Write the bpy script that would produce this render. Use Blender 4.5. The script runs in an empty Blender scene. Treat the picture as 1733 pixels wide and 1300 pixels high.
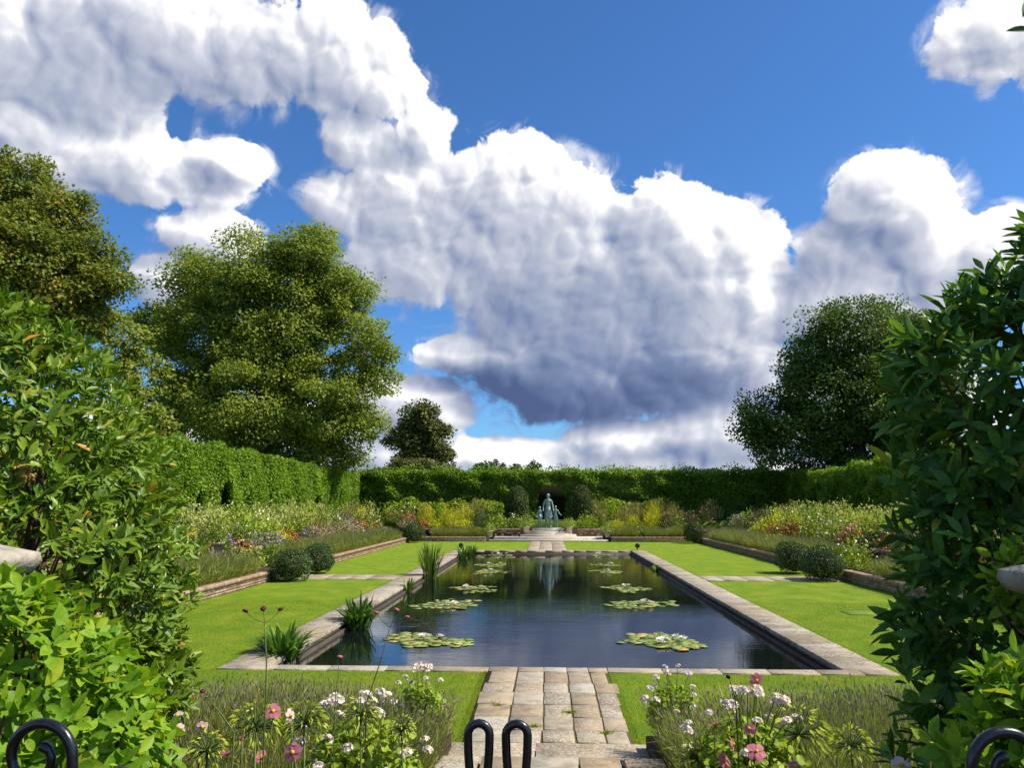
import bpy, bmesh, math, random
import numpy as np
from mathutils import Vector, Matrix

sc = bpy.context.scene
rng = np.random.default_rng(7)
random.seed(7)

# ------------------------------------------------------------------ camera
EYE = 2.45                              # eye height above the sunken lawn (lawn is z = 0)
FPX = 1300.0                            # focal length in pixels of a 1733 px wide frame
TILT = math.atan(202.0 / FPX)
YAW = math.atan(58.5 / FPX * math.cos(TILT))
cam_d = bpy.data.cameras.new('camera')
cam_d.sensor_width = 36.0
cam_d.lens = 36.0 * FPX / 1733.0
cam_d.clip_start = 0.05
cam_d.clip_end = 6000
cam = bpy.data.objects.new('camera', cam_d)
sc.collection.objects.link(cam)
cam.location = (0, 0, EYE)
cam.rotation_euler = (math.pi / 2 + TILT, 0, YAW)
sc.camera = cam

# the same geometry as plain maths, to survey where things stand in the garden
_fw = np.array([-math.sin(YAW) * math.cos(TILT), math.cos(YAW) * math.cos(TILT), math.sin(TILT)])
_rt = np.array([math.cos(YAW), math.sin(YAW), 0.0])
_up = np.cross(_rt, _fw)
def ray(u, v): return _fw + _rt * (u - 866.5) / FPX + _up * (650 - v) / FPX
def ony(u, v, Y):
    d = ray(u, v); p = d * (Y / d[1]); return np.array([p[0], Y, p[2] + EYE])
def onz(u, v, z):
    d = ray(u, v); t = (z - EYE) / d[2]; return np.array([d[0] * t, d[1] * t, z])
def azel(u, v):
    d = ray(u, v); d = d / np.linalg.norm(d)
    return math.atan2(d[0], d[1]), math.asin(d[2])

# ------------------------------------------------------------------ sky, sun, exposure
SUN_AZ = math.radians(93)               # clockwise from +Y (the pool's axis): sun stands to the right
SUN_EL = math.radians(49)
world = bpy.data.worlds.new('World'); sc.world = world; world.use_nodes = True
wt = world.node_tree; wt.nodes.clear()

class NB:
    """small node-building helper"""
    def __init__(s, tree): s.t = tree
    def n(s, typ, **kw):
        nd = s.t.nodes.new(typ)
        for k, v in kw.items(): setattr(nd, k, v)
        return nd
    def set(s, sock, v):
        if isinstance(v, bpy.types.NodeSocket): s.t.links.new(v, sock)
        elif v is not None: sock.default_value = v
    def math(s, op, a, b=None, c=None, clamp=False):
        nd = s.n('ShaderNodeMath', operation=op, use_clamp=clamp)
        for i, v in enumerate((a, b, c)): s.set(nd.inputs[i], v)
        return nd.outputs[0]
    def vec(s, op, a, b=None):
        nd = s.n('ShaderNodeVectorMath', operation=op)
        s.set(nd.inputs[0], a); s.set(nd.inputs[1], b)
        return nd.outputs['Value'] if op in ('DOT_PRODUCT', 'LENGTH') else nd.outputs[0]
    def smooth(s, x, lo, hi, a=0.0, b=1.0):
        nd = s.n('ShaderNodeMapRange', interpolation_type='SMOOTHSTEP')
        s.set(nd.inputs[0], x)
        for i, v in enumerate((lo, hi, a, b)): s.set(nd.inputs[1 + i], v)
        return nd.outputs[0]
    def lin(s, x, lo, hi, a=0.0, b=1.0):
        nd = s.n('ShaderNodeMapRange')
        s.set(nd.inputs[0], x)
        for i, v in enumerate((lo, hi, a, b)): s.set(nd.inputs[1 + i], v)
        return nd.outputs[0]
    def mix(s, f, a, b, blend='MIX'):
        nd = s.n('ShaderNodeMix', data_type='RGBA', blend_type=blend)
        s.set(nd.inputs[0], f); s.set(nd.inputs[6], a); s.set(nd.inputs[7], b)
        return nd.outputs[2]
    def noise(s, vec, scale, detail=4, rough=.55, dim='3D', out=0, distortion=0.0):
        nd = s.n('ShaderNodeTexNoise', noise_dimensions=dim)
        if vec is not None: s.set(nd.inputs['Vector'], vec)
        nd.inputs['Scale'].default_value = scale; nd.inputs['Detail'].default_value = detail
        nd.inputs['Roughness'].default_value = rough; nd.inputs['Distortion'].default_value = distortion
        return nd.outputs[out]
    def ramp(s, f, stops, interp='LINEAR'):
        nd = s.n('ShaderNodeValToRGB'); cr = nd.color_ramp; cr.interpolation = interp
        while len(cr.elements) > len(stops): cr.elements.remove(cr.elements[-1])
        while len(cr.elements) < len(stops): cr.elements.new(1.0)
        for e, (p, c) in zip(cr.elements, stops):
            e.position = p; e.color = (*c, 1)
        s.set(nd.inputs[0], f)
        return nd.outputs[0]

def build_sky():
    SKY_K = 0.1
    # cumulus masses: direction and angular size of every cloud lobe, surveyed in the photograph
    lobes = [
        # the great cumulus over the statue
        (590, 340, 85, 62), (690, 345, 130, 115), (850, 320, 140, 110), (790, 440, 210, 120), (960, 390, 170, 130),
        (1120, 380, 115, 105), (1215, 440, 120, 105), (1285, 490, 70, 85), (1000, 540, 250, 130), (1200, 560, 190, 120),
        (1070, 460, 190, 130), (930, 470, 150, 110), (1180, 470, 110, 110), (1020, 640, 270, 85), (880, 600, 70, 80), (1440, 520, 210, 90),
        # arm joining the bank at upper left
        (720, 220, 66, 66), (610, 240, 80, 70), (650, 150, 85, 70),
        # the bank at upper left
        (60, 100, 300, 145), (330, 80, 280, 125), (545, 95, 160, 115), (40, 205, 150, 50),
        # flat cloud under it
        (250, 285, 195, 78), (400, 270, 70, 40), (120, 270, 130, 60),
        # behind the left trees
        (350, 395, 100, 50), (290, 480, 80, 62), (790, 600, 110, 38), (700, 690, 120, 62),
        # right-hand clouds
        (1510, 340, 125, 98), (1440, 430, 110, 70), (1590, 430, 100, 80), (1700, 420, 120, 70), (1690, 75, 160, 110),
        # low clouds above the hedge
        (850, 780, 200, 40), (1060, 745, 130, 42), (1220, 740, 180, 62), (690, 770, 130, 48), (1100, 800, 500, 40), (420, 740, 320, 70),
        (1500, 690, 220, 110),
    ]
    dark = [  # shaded undersides and inner flanks of those masses (direction, size, weight)
        (1000, 660, 330, 78, 1.2), (980, 560, 260, 150, .66), (760, 450, 150, 110, .25), (1470, 420, 150, 55, .62), (1500, 330, 90, 60, .3),
        (150, 110, 330, 120, .30), (330, 250, 300, 110, .1), (1180, 700, 260, 40, .72), (700, 740, 160, 60, .3), (1120, 590, 130, 80, .35),
        (1220, 770, 200, 30, .4),
    ]
    g = bpy.data.node_groups.new('cloud_lobes', 'ShaderNodeTree')
    g.interface.new_socket('P', in_out='INPUT', socket_type='NodeSocketVector')
    g.interface.new_socket('F', in_out='OUTPUT', socket_type='NodeSocketFloat')
    b = NB(g); gi = b.n('NodeGroupInput'); go = b.n('NodeGroupOutput')
    P = gi.outputs[0]
    def field(b, P, items, soft):
        acc = None
        for it in items:
            a, e = azel(it[0], it[1]); a2, _ = azel(it[0] + it[2], it[1]); _, e2 = azel(it[0], it[1] - it[3])
            d = b.vec('MULTIPLY', b.vec('SUBTRACT', P, (a, e, 0)), (1 / (a2 - a), 1 / (e2 - e), 0))
            yield it, b.vec('DOT_PRODUCT', d, d)
    acc = None
    for it, q in field(b, P, lobes, .1):
        fi = b.math('SUBTRACT', 1.0, q)
        acc = fi if acc is None else b.math('SMOOTH_MAX', acc, fi, .35)
    # the rest of the sky, outside what the photograph shows, carries the same kind of broken cumulus
    sep = b.n('ShaderNodeSeparateXYZ'); b.set(sep.inputs[0], P)
    out = b.math('MAXIMUM', b.smooth(b.math('ABSOLUTE', sep.outputs[0]), .62, .8), b.smooth(sep.outputs[1], .62, .8))
    rest = b.lin(b.noise(P, 2.6, 2, .5), .45, .75, -.6, 1.0)
    acc = b.math('MAXIMUM', acc, b.math('SUBTRACT', b.math('MULTIPLY', rest, out), b.math('MULTIPLY', b.math('SUBTRACT', 1.0, out), 9.0)))
    b.set(go.inputs[0], b.math('MAXIMUM', acc, -2.0))

    gn = bpy.data.node_groups.new('cloud_billow', 'ShaderNodeTree')
    gn.interface.new_socket('P', in_out='INPUT', socket_type='NodeSocketVector')
    gn.interface.new_socket('F', in_out='OUTPUT', socket_type='NodeSocketFloat')
    gn.interface.new_socket('D', in_out='OUTPUT', socket_type='NodeSocketFloat')
    c = NB(gn); gi = c.n('NodeGroupInput'); go = c.n('NodeGroupOutput')
    P = gi.outputs[0]
    wob = c.vec('MULTIPLY', c.vec('SUBTRACT', c.noise(P, 10, 3, .6, '2D', out=1), (.5, .5, .5)), (.06, .06, 0))
    Pw = c.vec('ADD', P, wob)
    def cells(scale, vec):
        v = c.n('ShaderNodeTexVoronoi', voronoi_dimensions='2D', feature='F1')
        v.inputs['Scale'].default_value = scale; c.set(v.inputs['Vector'], vec)
        d = v.outputs['Distance']
        return c.math('SUBTRACT', .30, c.math('MULTIPLY', d, d))            # round-topped billows
    p1 = cells(9.0, Pw); p2 = cells(21.0, Pw); p3 = cells(50.0, Pw)
    puff = c.math('ADD', p1, c.math('ADD', c.math('MULTIPLY', p2, .5), c.math('MULTIPLY', p3, .22)))
    fb = c.math('SUBTRACT', c.noise(P, 5.0, 8, .6, '2D'), .5)
    c.set(go.inputs[0], c.math('ADD', c.math('ADD', c.math('MULTIPLY', puff, .75), c.math('MULTIPLY', c.math('SUBTRACT', c.noise(Pw, 34, 4, .65, '2D'), .5), .75)), c.math('MULTIPLY', fb, 1.9)))
    c.set(go.inputs[1], c.math('ADD', c.math('MULTIPLY', puff, .62), c.math('MULTIPLY', fb, .45)))

    w = NB(wt)
    geo = w.n('ShaderNodeTexCoord')
    D = geo.outputs['Generated']
    sx = w.n('ShaderNodeSeparateXYZ'); w.set(sx.inputs[0], D)
    az = w.math('ARCTAN2', sx.outputs[0], sx.outputs[1]); el = w.math('ARCSINE', sx.outputs[2])
    cx = w.n('ShaderNodeCombineXYZ'); w.set(cx.inputs[0], az); w.set(cx.inputs[1], el)
    P = cx.outputs[0]
    def lob(P):
        nd = w.n('ShaderNodeGroup'); nd.node_tree = g; w.set(nd.inputs[0], P); return nd.outputs[0]
    def bil(P):
        nd = w.n('ShaderNodeGroup'); nd.node_tree = gn; w.set(nd.inputs[0], P); return nd.outputs
    s = (math.cos(math.radians(38)), math.sin(math.radians(38)))       # towards the sun in the sky's plane
    B0 = lob(P); N0 = bil(P)
    B1 = lob(w.vec('ADD', P, (s[0] * .045, s[1] * .045, 0)))
    N1 = bil(w.vec('ADD', P, (s[0] * .013, s[1] * .013, 0)))
    F = w.math('SUBTRACT', w.math('MULTIPLY_ADD', w.math('MINIMUM', B0, .95), 1.75, w.math('MULTIPLY', N0[0], 1.25)), .27)
    F1 = w.math('SUBTRACT', w.math('MULTIPLY_ADD', B1, 1.3, w.math('MULTIPLY', N1[0], .8)), .2)
    rim = w.smooth(F1, 1.0, -.25)                   # thin towards the sun: lit through
    alpha = w.smooth(F, -.02, w.lin(rim, 0, 1, .55, .22))
    wisp = w.math('MULTIPLY', w.smooth(F, -.75, .15), w.smooth(w.noise(P, 13, 6, .62, '2D', distortion=.8), .47, .72, 0, .75))
    alpha = w.math('MAXIMUM', alpha, wisp)
    dk = None
    for it, q in field(w, P, dark, .1):
        k = w.math('MULTIPLY', w.smooth(q, 1.4, .0), it[4])
        dk = k if dk is None else w.math('SMOOTH_MAX', dk, k, .2)
    lit = w.math('MULTIPLY', w.math('SUBTRACT', N0[1], N1[1]), w.lin(dk, 0, 1, 1.25, .5))
    form = w.math('MULTIPLY', w.math('SUBTRACT', w.math('MAXIMUM', B0, -.5), w.math('MAXIMUM', B1, -.5)), .35)
    soft = w.noise(P, 5, 3, .5, '2D')
    dkn = w.math('MULTIPLY', dk, w.lin(soft, .3, .7, .75, 1.15))
    shade = w.math('ADD', w.math('ADD', w.lin(soft, .3, .7, .64, .74), w.math('MULTIPLY', rim, .26)), w.math('ADD', lit, form))
    shade = w.math('SUBTRACT', shade, w.math('MULTIPLY', dkn, .50), clamp=True)
    k = 1 / SKY_K
    col = w.ramp(shade, [(0, (.062, .095, .20)), (.25, (.15, .195, .325)), (.5, (.30, .335, .435)), (.75, (.47, .49, .56)), (1.0, (.74, .74, .76))])
    colk = w.n('ShaderNodeVectorMath', operation='SCALE'); w.set(colk.inputs[0], col); colk.inputs['Scale'].default_value = k
    sky = w.n('ShaderNodeTexSky', sky_type='NISHITA')
    sky.sun_disc = False; sky.sun_elevation = SUN_EL; sky.sun_rotation = SUN_AZ
    sky.altitude = 30; sky.air_density = 1.0; sky.dust_density = .3; sky.ozone_density = 3.0
    base = w.mix(1.0, sky.outputs[0], (.45, .78, 1.13, 1), 'MULTIPLY')
    final = w.mix(alpha, base, colk.outputs[0])
    # pale air near the horizon in front of the most distant clouds
    bg = w.n('ShaderNodeBackground'); w.set(bg.inputs['Color'], final); bg.inputs['Strength'].default_value = SKY_K
    o = w.n('ShaderNodeOutputWorld'); w.set(o.inputs[0], bg.outputs[0])
    world.cycles.sampling_method = 'MANUAL'; world.cycles.sample_map_resolution = 512
build_sky()

sun_d = bpy.data.lights.new('sun', 'SUN')
sun_d.energy = 5.0; sun_d.angle = math.radians(.5); sun_d.color = (1.0, .92, .76)
sun = bpy.data.objects.new('sun', sun_d); sc.collection.objects.link(sun)
to_sun = Vector((math.sin(SUN_AZ) * math.cos(SUN_EL), math.cos(SUN_AZ) * math.cos(SUN_EL), math.sin(SUN_EL)))
sun.rotation_euler = to_sun.to_track_quat('Z', 'Y').to_euler()
sun.location = to_sun * 60

sc.view_settings.view_transform = 'Standard'; sc.view_settings.look = 'None'
sc.view_settings.gamma = 1.0; sc.view_settings.exposure = 0.47
sc.view_settings.use_curve_mapping = False
sc.cycles.use_denoising = True
sc.cycles.max_bounces = 6; sc.cycles.diffuse_bounces = 3; sc.cycles.glossy_bounces = 3
sc.cycles.transmission_bounces = 4; sc.cycles.transparent_max_bounces = 4
sc.cycles.sample_clamp_indirect = 6.0
sc.cycles.caustics_reflective = False; sc.cycles.caustics_refractive = False

# ------------------------------------------------------------------ helpers
COL = sc.collection
def link(o): COL.objects.link(o); return o

def np_mesh(name, V, F, mat=None, smooth=False, mat_idx=None):
    """V (n,3), F (m,k): one mesh datablock"""
    V = np.asarray(V, dtype=np.float32); F = np.asarray(F, dtype=np.int32)
    me = bpy.data.meshes.new(name)
    m, k = F.shape
    me.vertices.add(len(V)); me.vertices.foreach_set('co', V.ravel())
    me.loops.add(m * k); me.loops.foreach_set('vertex_index', F.ravel())
    me.polygons.add(m); me.polygons.foreach_set('loop_start', np.arange(m, dtype=np.int32) * k)
    try: me.polygons.foreach_set('loop_total', np.full(m, k, dtype=np.int32))
    except Exception: pass
    mats = mat if isinstance(mat, (list, tuple)) else [mat]
    for x in mats:
        if x is not None: me.materials.append(x)
    if mat_idx is not None: me.polygons.foreach_set('material_index', np.asarray(mat_idx, dtype=np.int32))
    if smooth: me.polygons.foreach_set('use_smooth', np.ones(m, dtype=bool))
    me.update(calc_edges=True)
    return me

def obj(name, me, parent=None, loc=(0, 0, 0), rot=None, scale=None, kind=None):
    o = link(bpy.data.objects.new(name, me))
    o.location = loc
    if rot is not None: o.rotation_euler = rot
    if scale is not None: o.scale = scale
    if parent is not None: o.parent = parent
    if kind: o['kind'] = kind
    return o

_labels = {}
def tag(o, label, cat, group=None):
    if label in _labels and not (group and _labels[label] == group): print('DUPLICATE LABEL', label)
    _labels[label] = group
    o['label'] = label; o['category'] = cat
    if group: o['group'] = group
    return o
def thing(name, label, cat, loc=(0, 0, 0), rz=0.0, group=None, scale=None):
    o = link(bpy.data.objects.new(name, None)); o.empty_display_size = .2
    o.location = loc; o.rotation_euler = (0, 0, rz)
    if scale is not None: o.scale = scale
    return tag(o, label, cat, group)
ORD = ['first', 'second', 'third', 'fourth', 'fifth', 'sixth', 'seventh', 'eighth', 'ninth', 'tenth', 'eleventh', 'twelfth',
       'thirteenth', 'fourteenth', 'fifteenth', 'sixteenth', 'seventeenth', 'eighteenth', 'nineteenth', 'twentieth']
def ordinal(i): return ORD[i] if i < 20 else 'twenty-' + ORD[i - 20] if i < 29 else 'thirtieth' if i == 29 else 'thirty-' + ORD[i - 30]

class MB:
    """collects boxes, tubes and lofts into one bmesh-free mesh of quads"""
    def __init__(s): s.V = []; s.F = []; s.n = 0
    def add(s, V, F):
        V = np.asarray(V, float); s.V.append(V); s.F.append(np.asarray(F, int) + s.n); s.n += len(V); return s
    def box(s, x0, x1, y0, y1, z0, z1, bev=0.0, jit=0.0):
        if bev <= 0:
            V = [(x, y, z) for z in (z0, z1) for (x, y) in ((x0, y0), (x1, y0), (x1, y1), (x0, y1))]
            F = [(3, 2, 1, 0), (4, 5, 6, 7), (0, 1, 5, 4), (1, 2, 6, 5), (2, 3, 7, 6), (3, 0, 4, 7)]
        else:
            b = bev
            V = [(x0, y0, z0), (x1, y0, z0), (x1, y1, z0), (x0, y1, z0), (x0, y0, z1 - b), (x1, y0, z1 - b), (x1, y1, z1 - b), (x0, y1, z1 - b),
                 (x0 + b, y0 + b, z1), (x1 - b, y0 + b, z1), (x1 - b, y1 - b, z1), (x0 + b, y1 - b, z1)]
            F = [(3, 2, 1, 0), (8, 9, 10, 11)]
            for i in range(4):
                j = (i + 1) % 4
                F += [(i, j, j + 4, i + 4), (i + 4, j + 4, j + 8, i + 8)]
        V = np.array(V, float)
        if jit: V = V + rng.normal(0, jit, V.shape)
        return s.add(V, F)
    def tube(s, pts, rad, sides=8, cap=True):
        pts = np.asarray(pts, float); n = len(pts)
        rad = np.broadcast_to(np.asarray(rad, float), (n,))
        tg = np.gradient(pts, axis=0); tg /= np.linalg.norm(tg, axis=1)[:, None] + 1e-9
        ref = np.array([0, 0, 1.0]) if abs(tg[0][2]) < .9 else np.array([1.0, 0, 0])
        a = np.cross(tg[0], ref); a /= np.linalg.norm(a)
        V = []; ang = np.linspace(0, 2 * math.pi, sides, endpoint=False)
        for i in range(n):
            a = a - tg[i] * (a @ tg[i]); a /= np.linalg.norm(a) + 1e-9
            b = np.cross(tg[i], a)
            V.append(pts[i] + rad[i] * (np.cos(ang)[:, None] * a + np.sin(ang)[:, None] * b))
        V = np.concatenate(V); F = []
        for i in range(n - 1):
            for k in range(sides):
                k2 = (k + 1) % sides
                F.append((i * sides + k, i * sides + k2, (i + 1) * sides + k2, (i + 1) * sides + k))
        if cap and sides % 2 == 0:
            for base, rev in ((0, True), ((n - 1) * sides, False)):
                for k in range(1, sides - 2, 2):
                    q = (base, base + k, base + k + 1, base + k + 2)
                    F.append(q[::-1] if rev else q)
        return s.add(V, F)
    def loft(s, rings):
        """rings: list of (n,3) arrays of equal even n; capped at both ends"""
        n = len(rings[0]); V = np.concatenate(rings); F = []
        for i in range(len(rings) - 1):
            for k in range(n):
                k2 = (k + 1) % n
                F.append((i * n + k, i * n + k2, (i + 1) * n + k2, (i + 1) * n + k))
        for base, rev in ((0, True), ((len(rings) - 1) * n, False)):
            for k in range(1, n - 2, 2):
                q = (base, base + k, base + k + 1, base + k + 2)
                F.append(q[::-1] if rev else q)
        return s.add(V, F)
    def me(s, name, mat, smooth=False):
        return np_mesh(name, np.concatenate(s.V), np.concatenate(s.F), mat, smooth)
    def build(s, name, mat, parent=None, smooth=False, loc=(0, 0, 0), kind=None):
        return obj(name, s.me(name, mat, smooth), parent, loc, kind=kind)

def unit(a): return a / (np.linalg.norm(a, axis=-1, keepdims=True) + 1e-9)
# leaf templates: x = width, y = length, z = normal
LEAF4 = (np.array([(0, 0, 0), (.5, .45, .10), (0, 1, 0), (-.5, .45, .10)]), np.array([(0, 1, 2), (0, 2, 3)]))
LEAF9 = (np.array([(0, 0, 0), (.36, .25, .07), (0, .28, -.01), (-.36, .25, .07), (.48, .58, .04), (0, .62, -.03), (-.48, .58, .04), (0, 1, -.10), (0, .06, 0)]),
         np.array([(0, 1, 2), (0, 2, 3), (1, 4, 5), (1, 5, 2), (2, 5, 6), (2, 6, 3), (4, 7, 5), (5, 7, 6)]))
DISC = (np.array([(0, 0, .06)] + [(math.cos(t) * .5, math.sin(t) * .5, 0) for t in np.linspace(0, 2 * math.pi, 6)[:-1]]),
        np.array([(0, 1 + k, 1 + (k + 1) % 5) for k in range(5)]))
ROUND = (np.array([(0, .1, -.03)] + [(math.sin(t) * .5 * (1 + .06 * math.cos(5 * t)), .5 - math.cos(t) * (.5 - .14 * math.exp(-(t / .35) ** 2)) * (1 + .06 * math.cos(5 * t)), .05 * math.cos(3 * t)) for t in np.linspace(.05, 2 * math.pi - .05, 12)]),
        np.array([(0, 1 + k, 2 + k) for k in range(11)]))
def make_leaf(rows, curl=-.10, fold=.07):
    """smooth-edged leaf with a midrib: rows of (position along, half width)"""
    V = [(0, 0, 0)]; F = []
    for (y, w) in rows: V += [(w, y, fold * w * 2 + curl * y * y), (0, y, curl * y * y - .01), (-w, y, fold * w * 2 + curl * y * y)]
    V.append((0, 1, curl)); n = len(rows)
    F += [(0, 1, 2), (0, 2, 3)]
    for k in range(n - 1):
        a = 1 + 3 * k; b = a + 3
        F += [(a, b, b + 1), (a, b + 1, a + 1), (a + 1, b + 1, b + 2), (a + 1, b + 2, a + 2)]
    a = 1 + 3 * (n - 1); F += [(a, len(V) - 1, a + 1), (a + 1, len(V) - 1, a + 2)]
    return np.array(V, float), np.array(F)
LEAFF = make_leaf([(.10, .20), (.28, .42), (.48, .5), (.68, .42), (.86, .22)])
LEAFN = make_leaf([(.18, .30), (.48, .5), (.78, .30)])
BLADE = (np.array([(-.5, 0, 0), (.5, 0, 0), (.0, 1, .12)]), np.array([(0, 1, 2)]))
def frames(direc, nrm):
    y = unit(direc); x = unit(np.cross(y, nrm)); z = np.cross(x, y); return x, y, z
def scatter(tmpl, pos, direc, nrm, length, width):
    T, TF = tmpl; N = len(pos)
    x, y, z = frames(direc, nrm)
    L = np.broadcast_to(length, (N,))[:, None, None]; W = np.broadcast_to(width, (N,))[:, None, None]
    V = pos[:, None, :] + x[:, None, :] * T[None, :, 0:1] * W + y[:, None, :] * T[None, :, 1:2] * L + z[:, None, :] * T[None, :, 2:3] * L
    F = TF[None] + (np.arange(N) * len(T))[:, None, None]
    return V.reshape(-1, 3), F.reshape(-1, TF.shape[1])
def rdir(n, r=None): return unit((r or rng).normal(size=(n, 3)))

# ------------------------------------------------------------------ materials
MATS = {}
def mat_new(name):
    m = bpy.data.materials.new(name); m.use_nodes = True; m.node_tree.nodes.clear(); MATS[name] = m
    return m, NB(m.node_tree)
def finish(b, shader):
    o = b.n('ShaderNodeOutputMaterial'); b.set(o.inputs[0], shader)
def principled(b, color, rough=.6, spec=.4, metal=0.0, normal=None, coat=0.0):
    p = b.n('ShaderNodeBsdfPrincipled')
    b.set(p.inputs['Base Color'], color if isinstance(color, bpy.types.NodeSocket) else (*color, 1))
    b.set(p.inputs['Roughness'], rough); p.inputs['Specular IOR Level'].default_value = spec
    p.inputs['Metallic'].default_value = metal
    if coat: p.inputs['Coat Weight'].default_value = coat; p.inputs['Coat Roughness'].default_value = .08
    if normal is not None: b.set(p.inputs['Normal'], normal)
    return p.outputs[0]
def bump(b, h, strength=.5, dist=.02):
    nd = b.n('ShaderNodeBump'); nd.inputs['Strength'].default_value = strength; nd.inputs['Distance'].default_value = dist
    b.set(nd.inputs['Height'], h); return nd.outputs[0]

def leaf_mat(name, stops, trans=.36, tcol=(1.25, 1.25, .55), rough=.5, spec=.22, by='island', patch=None, gain=1.75, fine=False):
    m, b = mat_new(name)
    if stops[0][1][1] == max(stops[0][1]): stops = [(q, tuple(min(.6, k * gain) for k in c)) for q, c in stops]
    if by == 'island': r = b.n('ShaderNodeNewGeometry').outputs['Random Per Island']
    else: r = b.n('ShaderNodeObjectInfo').outputs['Random']
    if patch:       # slow drift of leaf colour across the plant, as real crowns have
        r = b.math('ADD', b.math('MULTIPLY', r, .6), b.math('MULTIPLY', b.lin(b.noise(b.n('ShaderNodeNewGeometry').outputs['Position'], patch, 2), .3, .7, 0, 1), .4))
    c = b.ramp(r, stops)
    if fine:        # blotches within one leaf, duller patches in its gloss
        n = b.noise(b.n('ShaderNodeNewGeometry').outputs['Position'], 55, 3, .6)
        c = b.mix(1.0, c, b.ramp(n, [(.3, (.74, .78, .8)), (.55, (1, 1, 1)), (.75, (1.22, 1.15, .95))]), 'MULTIPLY')
        rough = b.lin(n, .3, .7, rough - .06, rough + .22)
    pr = principled(b, c, rough, spec)
    if trans > 0:
        t = b.n('ShaderNodeBsdfTranslucent'); b.set(t.inputs[0], b.mix(1.0, c, (*tcol, 1), 'MULTIPLY'))
        mx = b.n('ShaderNodeMixShader'); mx.inputs[0].default_value = trans
        b.set(mx.inputs[1], pr); b.set(mx.inputs[2], t.outputs[0]); pr = mx.outputs[0]
    finish(b, pr); return m
def flat_mat(name, col, rough=.6, spec=.4, var=.25, scale=6.0, bumpk=0.0, coat=0.0, metal=0.0):
    m, b = mat_new(name)
    P = b.n('ShaderNodeNewGeometry').outputs['Position']
    n = b.noise(P, scale, 5, .6)
    c = b.mix(1.0, (*col, 1), b.ramp(n, [(.3, (1 - var,) * 3), (.7, (1 + var,) * 3)]), 'MULTIPLY')
    finish(b, principled(b, c, rough, spec, metal, bump(b, n, bumpk) if bumpk else None, coat)); return m

def stone_mat(name, tones, lich=.4, scale=1.0):
    """weathered flagstone: each slab its own tone, blotched with grey and white lichen"""
    m, b = mat_new(name)
    r = b.n('ShaderNodeObjectInfo').outputs['Random']
    P = b.vec('ADD', b.n('ShaderNodeNewGeometry').outputs['Position'], (0, 0, 0))
    off = b.n('ShaderNodeCombineXYZ'); b.set(off.inputs[2], b.math('MULTIPLY', r, 40.0))
    Q = b.vec('ADD', P, off.outputs[0])
    base = b.ramp(r, tones, 'CONSTANT')
    n1 = b.noise(Q, 5 * scale, 6, .65); n2 = b.noise(Q, 38 * scale, 4, .6); n3 = b.noise(Q, 2.0 * scale, 3, .5)
    c = b.mix(1.0, base, b.ramp(n1, [(.3, (.62, .60, .57)), (.52, (1, 1, 1)), (.75, (1.22, 1.2, 1.15))]), 'MULTIPLY')
    thr = b.math('SUBTRACT', .66, b.math('MULTIPLY', b.math('FRACT', b.math('MULTIPLY', r, 7.31)), .16 * lich * 2))
    li = b.math('GREATER_THAN', n2, thr)
    c = b.mix(b.math('MULTIPLY', li, .75), c, (.50, .49, .45, 1))
    dk = b.smooth(n3, .55, .72, 0, .55)
    c = b.mix(dk, c, (.12, .10, .075, 1))
    pits = b.smooth(b.noise(Q, 90 * scale, 2, .5), .62, .70, 0, .6)
    c = b.mix(pits, c, (.08, .07, .05, 1))
    finish(b, principled(b, c, .85, .25, 0, bump(b, b.math('ADD', n1, b.math('MULTIPLY', n2, .5)), .5, .012))); return m

M_slab = stone_mat('flagstone', [(0, (.35, .27, .175)), (.18, (.37, .315, .235)), (.36, (.31, .245, .165)), (.52, (.39, .345, .27)), (.66, (.27, .215, .15)), (.8, (.37, .295, .20)), (.92, (.34, .275, .20))])
M_cope = stone_mat('coping_stone', [(0, (.30, .245, .17)), (.2, (.34, .285, .205)), (.4, (.26, .21, .145)), (.6, (.36, .305, .225)), (.8, (.31, .24, .16))], .5)
M_stone = flat_mat('pale_stone', (.52, .46, .38), .8, .25, .2, 3.0, .3)
M_wstone = flat_mat('weathered_cap_stone', (.36, .32, .26), .9, .2, .35, 14.0, .6)
M_soil = flat_mat('soil', (.055, .038, .026), .95, .1, .4, 9.0, .6)
M_brickA = flat_mat('red_brick', (.22, .085, .052), .9, .15, .4, 11.0, .4)
M_mortar = flat_mat('mortar', (.30, .26, .21), .95, .1, .3, 20.0, .4)
M_joint = None
def joint_mat():
    m, b = mat_new('mossy_joint')
    P = b.n('ShaderNodeNewGeometry').outputs['Position']
    c = b.ramp(b.noise(P, 3.0, 5, .6), [(.38, (.13, .095, .055)), (.5, (.10, .085, .03)), (.6, (.11, .13, .02)), (.72, (.16, .19, .02))])
    finish(b, principled(b, c, .95, .1, 0, bump(b, b.noise(P, 120, 3), .8, .01))); return m
M_joint = joint_mat()

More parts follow.
